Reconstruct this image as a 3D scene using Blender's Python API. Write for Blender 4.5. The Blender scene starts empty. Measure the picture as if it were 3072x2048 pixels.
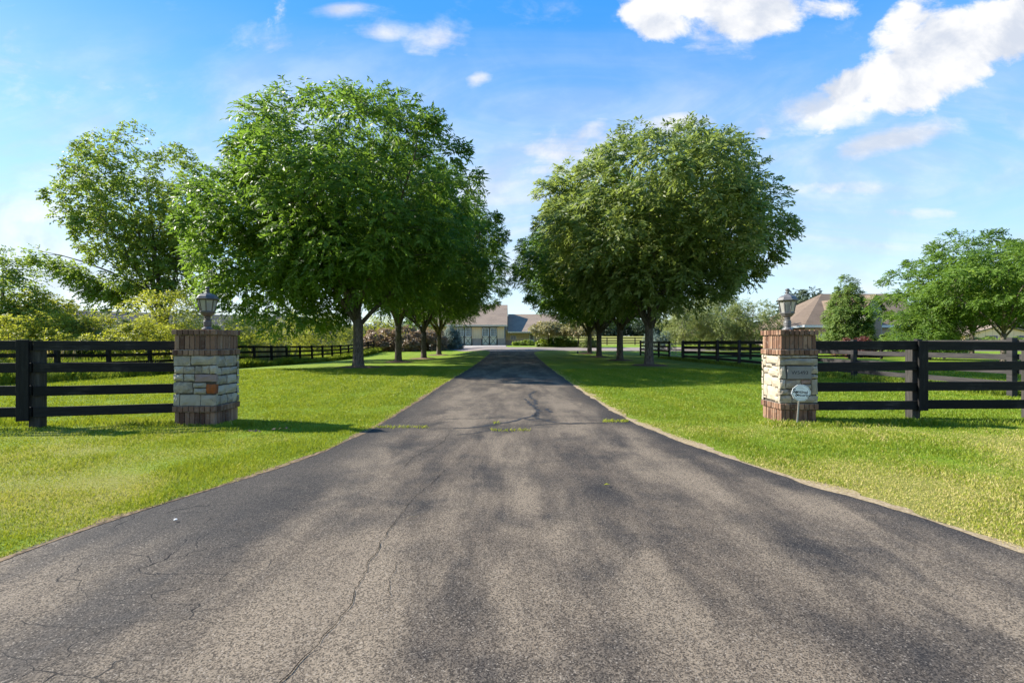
import bpy, bmesh, math, random
import numpy as np
from mathutils import Vector, Matrix

R = math.radians
scene = bpy.context.scene
COL = scene.collection
F = 17.0 / 36.0 * 3072.0          # focal length in photo pixels
CAMZ = 1.34
rng = np.random.default_rng(11)
random.seed(5)

# ------------------------------------------------------------------ world frame helpers
def gx(x, Y):
    return (x - 1536.0) / F * Y
def gz(y, Y):
    return CAMZ + (1024.0 - y) / F * Y

_tab = np.random.default_rng(3).random((64, 64))
def vnoise(x, y, s, o=0.0):
    x = np.asarray(x, float) * s + 17.3 + o * 7.1; y = np.asarray(y, float) * s + 5.7 + o * 3.3
    xi = np.floor(x).astype(int); yi = np.floor(y).astype(int)
    fx = x - xi; fy = y - yi
    fx = fx * fx * (3 - 2 * fx); fy = fy * fy * (3 - 2 * fy)
    t = lambda a, b: _tab[a % 64, b % 64]
    return (t(xi, yi) * (1 - fx) * (1 - fy) + t(xi + 1, yi) * fx * (1 - fy) + t(xi, yi + 1) * (1 - fx) * fy + t(xi + 1, yi + 1) * fx * fy)

def sst(a, b, x):
    t = np.clip((np.asarray(x, float) - a) / (b - a), 0, 1)
    return t * t * (3 - 2 * t)

_cy = [-400, 0, 8, 16, 27, 36, 45, 55, 65, 76, 95, 140, 230, 400, 1500]
_cz = [0, 0, 0, -.03, -.06, .03, .16, .35, .5, .68, .72, .9, 1.2, 1.4, 1.5]
_lz = [0, 0, 0, .0, .0, -.14, -.20, -.10, .25, .68, .72, .9, 1.2, 1.4, 1.5]
_rz = [0, 0, 0, .0, .0, -.04, -.05, .20, .45, .68, .72, 1.7, 3.9, 4.6, 4.8]
def _sm(Y, tab):
    d = np.asarray(Y, float)
    return (np.interp(d - 3, _cy, tab) + np.interp(d - 1, _cy, tab) + np.interp(d + 1, _cy, tab) + np.interp(d + 3, _cy, tab)) / 4
def gh(X, Y):
    X = np.asarray(X, float); Y = np.asarray(Y, float)
    c = _sm(Y, _cz); l = _sm(Y, _lz); r = _sm(Y, _rz)
    wl = sst(2.6, 7, -X); wr = sst(2.6, 7, X)
    z = c + (l - c) * wl + (r - c) * wr
    z = z - 0.22 * sst(11, 17, -X) * sst(12, 24, Y) * (1 - sst(48, 62, Y))
    z = z + 0.05 * (vnoise(X, Y, 0.07) - 0.5) * sst(3, 8, np.abs(X))
    return z
def g(X, Y):
    return float(gh(X, Y))

_ey = np.array([-14, -6, -2, 0, 2, 2.93, 3.67, 4.43, 5.21, 5.92, 7.42, 10, 16, 27, 45, 49, 52, 56])
_el = -np.array([14, 8.5, 6.2, 5.0, 3.6, 3.12, 2.99, 2.70, 2.45, 2.27, 2.14, 2.12, 2.18, 2.14, 2.1, 2.15, 2.35, 3.2])
_ry = np.array([-14, -6, -2, 0, 2, 3.07, 3.91, 4.56, 5.40, 6.59, 8.1, 10, 16, 27, 45, 49, 52, 56])
_er = np.array([14, 8.5, 6.2, 5.0, 3.75, 3.25, 3.05, 2.78, 2.53, 2.26, 2.02, 1.95, 1.92, 1.98, 2.04, 2.2, 2.7, 4.0])
def eleft(Y):
    return np.interp(Y, _ey, _el)
def eright(Y):
    return np.interp(Y, _ry, _er)
def edge_dist(X, Y):
    """metres outside the driveway edge (negative on it)"""
    X = np.asarray(X, float)
    wob = 0.05 * (vnoise(X * 0, Y, 1.7) - .5)
    return np.where(X < -.05, eleft(Y) - X, X - eright(Y)) + wob
def dry(X, Y):
    n = 0.55 * vnoise(X, Y, .55) + .3 * vnoise(X, Y, 1.3, 2) + .25 * vnoise(X, Y, 3.1, 4)
    near = 1 - sst(6.6, 9.0, Y)
    edge = np.exp(-np.clip(edge_dist(X, Y), 0, 9) / .5)
    rt = np.where(np.asarray(X) > 0, .12, 0)
    return np.clip((n - .42) * 1.5 * (.25 + .75 * near) + near * (.24 + rt) + edge * .12, 0, 1)

# ------------------------------------------------------------------ object helpers
def link(o, parent=None):
    COL.objects.link(o)
    if parent is not None:
        o.parent = parent
    return o
def tag(o, label=None, cat=None, group=None, kind=None):
    if label: o['label'] = label
    if cat: o['category'] = cat
    if group: o['group'] = group
    if kind: o['kind'] = kind
    return o
def thing(name, label, cat, loc=(0, 0, 0), group=None):
    o = bpy.data.objects.new(name, None)
    o.empty_display_size = .3
    o.location = loc
    link(o)
    return tag(o, label, cat, group)

def np_mesh(name, V, Fc, tint=None, extra=None, smooth=False):
    """V (n,3); Fc (m,k) constant-size faces"""
    me = bpy.data.meshes.new(name)
    V = np.ascontiguousarray(V, np.float32); Fc = np.ascontiguousarray(Fc, np.int32)
    n, (m, k) = len(V), Fc.shape
    me.vertices.add(n); me.vertices.foreach_set('co', V.ravel())
    me.loops.add(m * k); me.loops.foreach_set('vertex_index', Fc.ravel())
    me.polygons.add(m); me.polygons.foreach_set('loop_start', np.arange(0, m * k, k, dtype=np.int32))
    me.polygons.foreach_set('loop_total', np.full(m, k, np.int32))
    if smooth: me.polygons.foreach_set('use_smooth', np.ones(m, bool))
    me.update(calc_edges=True)
    for nm, a in ([('tint', tint)] if tint is not None else []) + list((extra or {}).items()):
        at = me.attributes.new(nm, 'FLOAT', 'POINT'); at.data.foreach_set('value', np.ascontiguousarray(a, np.float32))
    return me

class MB:
    """collects shapes into ONE mesh"""
    def __init__(s):
        s.v = []; s.f = []; s.t = []
    def add(s, vs, fs, t=0.5):
        b = len(s.v); s.v += [tuple(p) for p in vs]; s.t += [t] * len(vs)
        s.f += [tuple(b + i for i in q) for q in fs]
    def box(s, a, b, t=.5):
        (x0, y0, z0), (x1, y1, z1) = a, b
        s.add([(x0, y0, z0), (x1, y0, z0), (x1, y1, z0), (x0, y1, z0), (x0, y0, z1), (x1, y0, z1), (x1, y1, z1), (x0, y1, z1)],
              [(0, 3, 2, 1), (4, 5, 6, 7), (0, 1, 5, 4), (1, 2, 6, 5), (2, 3, 7, 6), (3, 0, 4, 7)], t)
    def bar(s, p, q, w, h, up=(0, 0, 1), t=.5):
        """box along p-q, w across, h along up"""
        p = Vector(p); q = Vector(q); d = (q - p).normalized(); u = Vector(up)
        sd = d.cross(u).normalized(); u = sd.cross(d).normalized()
        vs = []
        for c in (p, q):
            for a, b in ((-1, -1), (1, -1), (1, 1), (-1, 1)):
                vs.append(c + sd * a * w / 2 + u * b * h / 2)
        s.add(vs, [(0, 1, 2, 3), (7, 6, 5, 4), (0, 4, 5, 1), (1, 5, 6, 2), (2, 6, 7, 3), (3, 7, 4, 0)], t)
    def tube(s, pts, rad, n=8, t=.5, cap=True):
        pts = [Vector(p) for p in pts]; b = len(s.v); prev = None
        for i, p in enumerate(pts):
            d = (pts[min(i + 1, len(pts) - 1)] - pts[max(i - 1, 0)]).normalized()
            a = (prev - d * prev.dot(d)) if prev is not None else (Vector((1, 0, 0)) - d * d.x if abs(d.x) < .9 else Vector((0, 1, 0)) - d * d.y)
            a.normalize(); prev = a; c = d.cross(a)
            for k in range(n):
                w = 2 * math.pi * k / n
                s.v.append(tuple(p + (a * math.cos(w) + c * math.sin(w)) * rad[i])); s.t.append(t)
        for i in range(len(pts) - 1):
            for k in range(n):
                s.f.append((b + i * n + k, b + i * n + (k + 1) % n, b + (i + 1) * n + (k + 1) % n, b + (i + 1) * n + k))
        if cap:
            s.f.append(tuple(b + k for k in range(n))[::-1]); e = b + (len(pts) - 1) * n
            s.f.append(tuple(e + k for k in range(n)))
    def lathe(s, prof, n, c=(0, 0, 0), off=0., t=.5):
        b = len(s.v)
        for r, z in prof:
            for k in range(n):
                w = 2 * math.pi * (k + off) / n
                s.v.append((c[0] + r * math.cos(w), c[1] + r * math.sin(w), c[2] + z)); s.t.append(t)
        for i in range(len(prof) - 1):
            for k in range(n):
                s.f.append((b + i * n + k, b + i * n + (k + 1) % n, b + (i + 1) * n + (k + 1) % n, b + (i + 1) * n + k))
        s.f.append(tuple(b + k for k in range(n))[::-1]); e = b + (len(prof) - 1) * n
        s.f.append(tuple(e + k for k in range(n)))
    def prism(s, poly, d, t=.5):
        """closed polygon (3D points) pushed along d"""
        d = Vector(d); n = len(poly); A = [Vector(p) for p in poly]; B = [p + d for p in A]
        s.add(A + B, [tuple(range(n))[::-1], tuple(range(n, 2 * n))] + [(i, (i + 1) % n, n + (i + 1) % n, n + i) for i in range(n)], t)
    def build(s, name, mat, parent=None, bevel=0, smooth=False, label=None, jit=0):
        me = bpy.data.meshes.new(name)
        vs = s.v
        if jit:
            rr = random.Random(7); vs = [(x + rr.uniform(-jit, jit), y + rr.uniform(-jit, jit), z + rr.uniform(-jit, jit)) for x, y, z in vs]
        me.from_pydata(vs, [], s.f)
        at = me.attributes.new('tint', 'FLOAT', 'POINT'); at.data.foreach_set('value', np.array(s.t, np.float32))
        bm = bmesh.new(); bm.from_mesh(me); bmesh.ops.recalc_face_normals(bm, faces=bm.faces); bm.to_mesh(me); bm.free()
        me.materials.append(mat)
        if smooth:
            me.polygons.foreach_set('use_smooth', np.ones(len(me.polygons), bool))
        o = bpy.data.objects.new(name, me); link(o, parent)
        if label: o['label'] = label
        if bevel:
            m = o.modifiers.new('edge', 'BEVEL'); m.width = bevel; m.segments = 1; m.limit_method = 'ANGLE'; m.angle_limit = R(50)
        return o

def mesh_obj(name, me, mat, parent=None):
    me.materials.append(mat)
    return link(bpy.data.objects.new(name, me), parent)

# ------------------------------------------------------------------ materials
class NT:
    def __init__(s, nt):
        s.nt = nt
    def n(s, typ, **kw):
        nd = s.nt.nodes.new(typ)
        ins = kw.pop('I', {})
        for k, v in kw.items(): setattr(nd, k, v)
        for k, v in ins.items(): s.set(nd.inputs[k], v)
        return nd
    def set(s, sock, v):
        if isinstance(v, bpy.types.NodeSocket): s.nt.links.new(v, sock)
        elif isinstance(v, (tuple, list)) and sock.type == 'RGBA' and len(v) == 3: sock.default_value = (*v, 1)
        else: sock.default_value = v
    def m(s, op, a, b=0., c=None, clamp=False):
        nd = s.nt.nodes.new('ShaderNodeMath'); nd.operation = op; nd.use_clamp = clamp
        s.set(nd.inputs[0], a); s.set(nd.inputs[1], b)
        if c is not None: s.set(nd.inputs[2], c)
        return nd.outputs[0]
    def mix(s, f, a, b, mode='MIX'):
        nd = s.nt.nodes.new('ShaderNodeMix'); nd.data_type = 'RGBA'; nd.blend_type = mode
        s.set(nd.inputs[0], f); s.set(nd.inputs[6], a); s.set(nd.inputs[7], b)
        return nd.outputs[2]
    def ramp(s, x, a, b, lo=0., hi=1.):
        nd = s.nt.nodes.new('ShaderNodeMapRange'); nd.interpolation_type = 'SMOOTHSTEP'
        for i, v in enumerate((x, a, b, lo, hi)): s.set(nd.inputs[i], v)
        return nd.outputs[0]
    def noise(s, vec, scale, detail=3, rough=.55, dist=0.):
        nd = s.n('ShaderNodeTexNoise', I={'Scale': scale, 'Detail': detail, 'Roughness': rough, 'Distortion': dist})
        if vec is not None: s.nt.links.new(vec, nd.inputs['Vector'])
        return nd.outputs['Fac']
    def voro(s, vec, scale, feature='F1', out='Distance'):
        nd = s.n('ShaderNodeTexVoronoi', feature=feature, I={'Scale': scale})
        if vec is not None: s.nt.links.new(vec, nd.inputs['Vector'])
        return nd.outputs[out]
    def scale(s, vec, xyz):
        nd = s.n('ShaderNodeVectorMath', operation='MULTIPLY'); s.nt.links.new(vec, nd.inputs[0]); nd.inputs[1].default_value = xyz
        return nd.outputs[0]
    def attr(s, name):
        return s.n('ShaderNodeAttribute', attribute_name=name).outputs['Fac']

def new_mat(name):
    m = bpy.data.materials.new(name); m.use_nodes = True
    t = NT(m.node_tree); b = m.node_tree.nodes['Principled BSDF']
    t.b = b; t.out = m.node_tree.nodes['Material Output']
    t.pos = t.n('ShaderNodeNewGeometry').outputs['Position']
    t.obj = t.n('ShaderNodeTexCoord').outputs['Object']
    return m, t
def bump(t, h, strength=.5, dist=.01):
    nd = t.n('ShaderNodeBump', I={'Strength': strength, 'Distance': dist}); t.nt.links.new(h, nd.inputs['Height'])
    t.nt.links.new(nd.outputs[0], t.b.inputs['Normal'])

def simple(name, c, c2=None, sc=8, rough=.6, spec=.4, bmp=.0, metal=0, stretch=(1, 1, 1), tint=0.):
    m, t = new_mat(name)
    v = t.scale(t.obj, stretch)
    f = t.ramp(t.noise(v, sc, 5), .3, .7)
    col = t.mix(f, c, c2 or tuple(x * .8 for x in c))
    if tint:
        k = t.m('ADD', t.m('MULTIPLY', t.m('SUBTRACT', t.attr('tint'), .5), tint), 1.)
        nd = t.n('ShaderNodeVectorMath', operation='SCALE'); t.nt.links.new(col, nd.inputs[0]); t.nt.links.new(k, nd.inputs['Scale'])
        col = nd.outputs[0]
    t.set(t.b.inputs['Base Color'], col); t.b.inputs['Roughness'].default_value = rough
    t.b.inputs['Specular IOR Level'].default_value = spec; t.b.inputs['Metallic'].default_value = metal
    if bmp: bump(t, t.noise(v, sc * 3, 5), bmp, .01)
    return m

def leaf_mat(name, dark, light, warm, rough=.42, trans=.35, spec=.5):
    """one leaf material: every leaf its own shade through its tint, underside paler, light passing through"""
    m, t = new_mat(name)
    ti = t.attr('tint')
    col = t.mix(t.ramp(ti, .1, .85), dark, light)
    col = t.mix(t.ramp(ti, .82, 1.0), col, warm)
    t.set(t.b.inputs['Base Color'], col); t.b.inputs['Roughness'].default_value = rough
    t.b.inputs['Specular IOR Level'].default_value = spec
    tr = t.n('ShaderNodeBsdfTranslucent')
    t.set(tr.inputs['Color'], t.mix(.5, col, (light[0] * 1.6, light[1] * 1.65, light[2] * .9)))
    mx = t.n('ShaderNodeMixShader'); mx.inputs[0].default_value = trans
    t.nt.links.new(t.b.outputs[0], mx.inputs[1]); t.nt.links.new(tr.outputs[0], mx.inputs[2]); t.nt.links.new(mx.outputs[0], t.out.inputs[0])
    return m

M = {}
M['ash'] = leaf_mat('ash_leaf', (.060, .130, .018), (.165, .255, .036), (.24, .29, .05), .5, .52, .30)
M['ashblue'] = leaf_mat('ash_leaf_pale', (.075, .125, .028), (.24, .29, .078), (.38, .39, .16), .48, .50, .40)
M['cotton'] = leaf_mat('cottonwood_leaf', (.11, .165, .028), (.23, .30, .05), (.32, .33, .05), .55, .48, .2)
M['willow'] = leaf_mat('willow_leaf', (.19, .215, .03), (.38, .385, .045), (.47, .43, .07), .55, .48, .2)
M['olive'] = leaf_mat('olive_leaf', (.085, .12, .03), (.185, .23, .06), (.19, .20, .05), .55, .35, .25)
M['locust'] = leaf_mat('locust_leaf', (.055, .115, .014), (.15, .24, .028), (.24, .29, .035), .55, .42, .25)
M['pear'] = leaf_mat('pear_leaf', (.085, .15, .03), (.19, .26, .055), (.16, .19, .05), .55, .35, .25)
M['tan'] = leaf_mat('copper_leaf', (.17, .115, .08), (.34, .24, .16), (.42, .31, .16), .5, .3)
M['crab'] = leaf_mat('crabapple_leaf', (.15, .145, .05), (.35, .30, .13), (.48, .26, .13), .5, .3)
M['birch'] = leaf_mat('birch_leaf', (.12, .155, .045), (.28, .31, .095), (.36, .34, .13), .5, .42)
M['spruce'] = leaf_mat('spruce_needle', (.075, .12, .10), (.17, .23, .19), (.22, .28, .23), .6, .1)
M['bright'] = leaf_mat('bright_leaf', (.12, .18, .02), (.27, .34, .03), (.38, .38, .04), .5, .35)
M['red'] = leaf_mat('barberry_leaf', (.10, .03, .03), (.22, .075, .06), (.26, .12, .08), .5, .3)
M['wood_far'] = leaf_mat('far_leaf', (.035, .060, .030), (.075, .105, .050), (.10, .12, .05), .7, .2)
M['blade'] = leaf_mat('grass_blade', (.125, .205, .010), (.35, .355, .036), (.52, .43, .18), .55, .30, .3)
M['tall'] = leaf_mat('tall_grass_blade', (.11, .17, .018), (.28, .33, .035), (.40, .32, .14), .55, .35, .3)
M['reed'] = leaf_mat('reed_plume', (.26, .20, .10), (.42, .33, .18), (.50, .40, .24), .7, .3, .2)

def bark(name, c, c2):
    m, t = new_mat(name)
    v = t.scale(t.obj, (1, 1, .22))
    f = t.noise(v, 22, 5, .65)
    col = t.mix(t.ramp(f, .35, .65), c, c2)
    col = t.mix(t.m('MULTIPLY', t.ramp(t.noise(t.obj, 2.2, 3), .5, .7), .5), col, (.10, .11, .075))
    t.set(t.b.inputs['Base Color'], col); t.b.inputs['Roughness'].default_value = .9; t.b.inputs['Specular IOR Level'].default_value = .2
    bump(t, f, .9, .03)
    return m
M['bark'] = bark('grey_bark', (.055, .045, .034), (.16, .135, .105))
M['bark_pale'] = bark('pale_bark', (.16, .14, .11), (.34, .31, .26))

def grass_ground():
    m, t = new_mat('lawn_turf')
    d = t.attr('dry'); e = t.attr('edge'); w = t.attr('field')
    fine = t.noise(t.pos, 45, 4, .7); mid = t.noise(t.pos, 1.6, 4, .6); big = t.noise(t.pos, .35, 3)
    gcol = t.mix(t.ramp(mid, .3, .7), (.145, .225, .011), (.215, .295, .018))
    gcol = t.mix(t.ramp(big, .35, .65), gcol, (.165, .265, .014))
    # mowing stripes, slightly different lean of the blades
    sp = t.n('ShaderNodeSeparateXYZ'); t.nt.links.new(t.pos, sp.inputs[0])
    st = t.m('SINE', t.m('ADD', t.m('MULTIPLY', sp.outputs[0], 4.6), t.m('MULTIPLY', sp.outputs[1], .35)))
    gcol = t.mix(t.m('MULTIPLY', t.ramp(st, -.5, .5), .38), gcol, (.23, .30, .03))
    gcol = t.mix(t.ramp(t.m('ADD', d, t.m('MULTIPLY', t.m('SUBTRACT', fine, .5), .5)), .25, .8), gcol, (.25, .245, .05))
    fcol = t.mix(t.ramp(t.noise(t.pos, .06, 4), .35, .65), (.20, .21, .035), (.27, .25, .06))
    gcol = t.mix(w, gcol, fcol)
    soil = t.mix(fine, (.05, .038, .026), (.30, .23, .13))
    gcol = t.mix(t.ramp(t.m('ADD', e, t.m('MULTIPLY', t.m('SUBTRACT', fine, .5), .12)), .02, .11, 1., 0.), gcol, soil)
    gcol = t.mix(t.m('MULTIPLY', t.ramp(fine, .3, .75, 1., 0.), .55), gcol, t.mix(.55, gcol, (.01, .015, .002)))
    t.set(t.b.inputs['Base Color'], gcol); t.b.inputs['Roughness'].default_value = .85; t.b.inputs['Specular IOR Level'].default_value = .15
    bump(t, fine, .8, .03)
    return m
M['turf'] = grass_ground()

def asphalt():
    m, t = new_mat('driveway_asphalt')
    e = t.attr('edge')                                   # 0 at the border, 1 half a metre in
    ag = t.voro(t.pos, 165, 'F1', 'Color'); agv = t.n('ShaderNodeSeparateColor'); t.nt.links.new(ag, agv.inputs[0])
    a1 = agv.outputs[0]
    a2 = t.noise(t.pos, 160, 2, .7)
    sx = t.n('ShaderNodeSeparateXYZ'); t.nt.links.new(t.pos, sx.inputs[0])
    st = t.noise(t.scale(t.pos, (1.1, .24, 1)), 1.25, 6, .62, .25)         # worn streaks along the traffic
    pt = t.noise(t.pos, 1.15, 6, .64, .3)
    wear = t.m('ADD', t.m('MULTIPLY', st, .62), t.m('MULTIPLY', pt, .52))
    mid = t.m('MULTIPLY', t.ramp(t.m('ADD', sx.outputs[0], t.m('MULTIPLY', t.m('SUBTRACT', pt, .5), 2.2)), -2.3, -.9), t.ramp(t.m('ADD', e, t.m('MULTIPLY', t.m('SUBTRACT', pt, .5), 1.3)), .2, 1.1))
    mid = t.m('MAXIMUM', mid, t.m('MULTIPLY', t.ramp(t.m('ADD', sx.outputs[1], t.m('MULTIPLY', t.m('SUBTRACT', pt, .5), 1.6)), 3.7, 2.5), .85))
    wear = t.m('MULTIPLY', t.ramp(wear, .38, .64), t.m('ADD', t.m('MULTIPLY', mid, .85), .15))
    wear = t.m('MAXIMUM', wear, t.m('MULTIPLY', t.ramp(sx.outputs[1], 5.5, 11.), t.m('MULTIPLY', t.ramp(t.m('ADD', t.m('MULTIPLY', st, .6), t.m('MULTIPLY', pt, .4)), .30, .55, .3, .85), t.ramp(e, .1, .9, .25, 1.))))
    a3 = t.noise(t.pos, 95, 3, .7)
    gr = t.m('ADD', t.m('MULTIPLY', a1, .55), t.m('MULTIPLY', a3, .45))
    gr = t.ramp(gr, .28, .68)
    base = t.mix(gr, (.013, .012, .0115), (.047, .0425, .039))
    worn = t.mix(gr, t.mix(t.ramp(st, .38, .64), (.062, .048, .035), (.115, .090, .063)), t.mix(t.ramp(st, .38, .64), (.148, .117, .085), (.262, .207, .145)))
    col = t.mix(t.m('MULTIPLY', wear, t.ramp(a1, .0, .5, .55, 1.)), base, worn)
    speck = t.m('MULTIPLY', t.ramp(a1, .94, .98), t.ramp(wear, 0, .4, .25, .55))
    col = t.mix(speck, col, (.30, .255, .20))
    # hairline alligator cracks on the left flank
    sp = t.n('ShaderNodeSeparateXYZ'); t.nt.links.new(t.pos, sp.inputs[0])
    nv = t.n('ShaderNodeTexNoise', I={'Scale': 3., 'Detail': 3.}); t.nt.links.new(t.pos, nv.inputs['Vector'])
    wv = t.n('ShaderNodeVectorMath', operation='MULTIPLY_ADD'); t.nt.links.new(nv.outputs['Color'], wv.inputs[0]); wv.inputs[1].default_value = (.25, .25, 0); t.nt.links.new(t.scale(t.pos, (.45, 1, 1)), wv.inputs[2])
    cr = t.voro(wv.outputs[0], 3.6, 'DISTANCE_TO_EDGE')
    cm = t.m('MULTIPLY', t.ramp(cr, .003, .009, 1., 0.), t.m('MULTIPLY', t.ramp(sp.outputs[0], -1.0, -1.9), t.ramp(t.noise(t.pos, 1.3, 3), .38, .5)))
    cm = t.m('MULTIPLY', cm, t.ramp(sp.outputs[1], 4.8, 3.6))
    col = t.mix(t.m('MULTIPLY', cm, .85), col, (.008, .008, .009))
    t.set(t.b.inputs['Base Color'], col)
    t.set(t.b.inputs['Roughness'], t.ramp(wear, 0, 1, .75, .92)); t.b.inputs['Specular IOR Level'].default_value = .16
    bump(t, t.m('SUBTRACT', t.m('ADD', t.m('MULTIPLY', a1, .6), t.m('MULTIPLY', a3, .8)), t.m('MULTIPLY', cm, 1.5)), .55, .012)
    return m
M['asphalt'] = asphalt()
M['court'] = simple('pale_asphalt', (.19, .155, .135), (.25, .21, .18), 1.3, .9, .2)
M['concrete'] = simple('concrete', (.33, .30, .26), (.40, .365, .32), 1.1, .9, .2)
M['sealer'] = simple('crack_sealer', (.018, .017, .017), (.03, .028, .027), 30, .6, .4)
M['crackdark'] = simple('crack_gap', (.010, .009, .008), (.02, .018, .015), 30, .95, .1)
M['mulch'] = simple('bark_mulch', (.10, .06, .045), (.21, .14, .11), 30, .95, .1, .8)

def paint(name, stretch):
    m, t = new_mat(name)
    v = t.scale(t.obj, stretch)
    n = t.noise(v, 9, 6, .65); w = t.noise(t.obj, 2.3, 5, .6)
    col = t.mix(t.ramp(n, .3, .7), (.006, .0055, .0055), (.014, .013, .012))
    col = t.mix(t.m('MULTIPLY', t.ramp(w, .52, .72), t.ramp(n, .40, .62)), col, (.045, .040, .034))
    k = t.m('ADD', .65, t.m('MULTIPLY', t.attr('tint'), .8))
    nd = t.n('ShaderNodeVectorMath', operation='SCALE'); t.nt.links.new(col, nd.inputs[0]); t.nt.links.new(k, nd.inputs['Scale'])
    t.set(t.b.inputs['Base Color'], nd.outputs[0]); t.b.inputs['Roughness'].default_value = .72; t.b.inputs['Specular IOR Level'].default_value = .18
    bump(t, n, .6, .01)
    return m
M['paint'] = paint('black_fence_paint', (.25, 1, 6))
M['paint_v'] = paint('black_post_paint', (3, 3, .3))
M['paint_lit'] = simple('sunlit_fence_paint', (.020, .019, .020), (.045, .040, .038), 6, .7, .3, .3, stretch=(1, .3, 4))  # greyer copy of the black paint, sunlight on the boards put into its colour
M['postwood'] = simple('weathered_post', (.028, .026, .024), (.058, .053, .047), 10, .85, .2, .6, stretch=(3, 3, .3))

def brick_mat():
    m, t = new_mat('brown_brick')
    ti = t.attr('tint')
    col = t.mix(t.ramp(ti, 0, .55), (.085, .043, .028), (.190, .106, .068))
    col = t.mix(t.ramp(ti, .55, 1.), col, (.275, .170, .110))
    n = t.noise(t.obj, 14, 5, .65)
    col = t.mix(t.m('MULTIPLY', t.ramp(n, .5, .72), .5), col, (.25, .205, .165))
    col = t.mix(t.m('MULTIPLY', t.ramp(t.noise(t.obj, 9, 4), .58, .75), .6), col, (.045, .030, .026))
    t.set(t.b.inputs['Base Color'], col); t.b.inputs['Roughness'].default_value = .9; t.b.inputs['Specular IOR Level'].default_value = .2
    bump(t, t.noise(t.obj, 60, 5, .7), .6, .006)
    return m
M['brick'] = brick_mat()
def stone_mat():
    m, t = new_mat('limestone')
    ti = t.attr('tint')
    col = t.mix(t.ramp(ti, 0., .6), (.165, .138, .105), (.385, .332, .255))
    n = t.noise(t.obj, 6, 6, .65, .5)
    col = t.mix(t.m('MULTIPLY', t.ramp(n, .42, .68), .8), col, (.42, .35, .255))
    col = t.mix(t.m('MULTIPLY', t.ramp(t.noise(t.obj, 11, 5, .7), .56, .72), .55), col, (.10, .095, .085))
    col = t.mix(t.ramp(ti, .70, .72), col, t.mix(n, (.20, .125, .105), (.33, .25, .22)))   # brick-red block
    col = t.mix(t.ramp(ti, .90, .92), col, t.mix(t.ramp(n, .35, .6), (.30, .085, .02), (.16, .06, .03)))     # rust-orange block
    t.set(t.b.inputs['Base Color'], col); t.b.inputs['Roughness'].default_value = .88; t.b.inputs['Specular IOR Level'].default_value = .25
    bump(t, t.noise(t.obj, 26, 6, .7), .8, .012)
    return m
M['stone'] = stone_mat()
M['mortar'] = simple('mortar', (.25, .22, .185), (.15, .13, .105), 20, .95, .1, .5)
M['bed'] = simple('dark_stone_joint', (.085, .075, .06), (.05, .044, .036), 20, .95, .1, .5)
M['plaque'] = simple('address_stone', (.185, .172, .155), (.225, .21, .19), 5, .85, .2, .2)
M['ink'] = simple('black_lettering', (.012, .012, .013), (.016, .016, .016), 5, .6, .3)
M['engrave'] = simple('engraved_digit', (.035, .036, .042), (.05, .05, .055), 5, .9, .1)
M['signwhite'] = simple('white_sign_plate', (.78, .78, .77), (.74, .74, .73), 5, .4, .4)
M['stake'] = simple('pale_stake', (.46, .40, .33), (.38, .33, .27), 12, .6, .3)
M['lampmetal'] = simple('bronze_lamp_metal', (.060, .052, .044), (.105, .092, .078), 9, .45, .5, .1)
M['lampmetal2'] = simple('grey_lamp_metal', (.095, .094, .09), (.145, .142, .135), 9, .5, .5, .1)
def lamp_glass():
    m, t = new_mat('seeded_lamp_glass')
    t.b.inputs['Base Color'].default_value = (.86, .83, .74, 1); t.b.inputs['Roughness'].default_value = .28
    t.b.inputs['Transmission Weight'].default_value = .72; t.b.inputs['IOR'].default_value = 1.15
    return m
M['lampglass'] = lamp_glass()
M['candle'] = simple('candle_sleeve', (.62, .58, .48), (.55, .5, .42), 5, .6, .3)

def lap(name, c, c2, scale=1.0, axis=2, per=.15):
    """boards: a thin shadow groove every per metres"""
    m, t = new_mat(name)
    sp = t.n('ShaderNodeSeparateXYZ'); t.nt.links.new(t.obj, sp.inputs[0])
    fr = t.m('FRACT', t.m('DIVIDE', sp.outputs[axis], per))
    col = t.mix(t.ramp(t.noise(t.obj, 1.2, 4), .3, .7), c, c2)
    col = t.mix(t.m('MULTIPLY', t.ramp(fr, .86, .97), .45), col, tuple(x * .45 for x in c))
    t.set(t.b.inputs['Base Color'], col); t.b.inputs['Roughness'].default_value = .75; t.b.inputs['Specular IOR Level'].default_value = .2
    bump(t, t.m('SUBTRACT', 1., t.ramp(fr, .86, .97)), .5, .02)
    return m
M['siding'] = lap('beige_siding', (.70, .52, .345), (.76, .58, .40), axis=0, per=.4)
M['siding_tan'] = lap('tan_siding', (.86, .56, .37), (.88, .61, .42), axis=0, per=1.2)
def shingle(name, c, c2, c3):
    m, t = new_mat(name)
    br = t.n('ShaderNodeTexBrick', I={'Scale': 1., 'Mortar Size': .015, 'Brick Width': .9, 'Row Height': .16})
    sp = t.n('ShaderNodeSeparateXYZ'); t.nt.links.new(t.obj, sp.inputs[0])
    cb = t.n('ShaderNodeCombineXYZ'); t.nt.links.new(t.m('ADD', sp.outputs[0], t.m('MULTIPLY', sp.outputs[1], .5)), cb.inputs[0]); t.nt.links.new(t.m('MULTIPLY', sp.outputs[2], 1.8), cb.inputs[1])
    t.nt.links.new(cb.outputs[0], br.inputs['Vector'])
    t.set(br.inputs['Color1'], c); t.set(br.inputs['Color2'], c2); t.set(br.inputs['Mortar'], tuple(x * .5 for x in c))
    col = t.mix(t.ramp(t.noise(t.obj, .7, 5), .4, .65), br.outputs['Color'], c3)
    t.set(t.b.inputs['Base Color'], col); t.b.inputs['Roughness'].default_value = .9; t.b.inputs['Specular IOR Level'].default_value = .15
    return m
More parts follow.
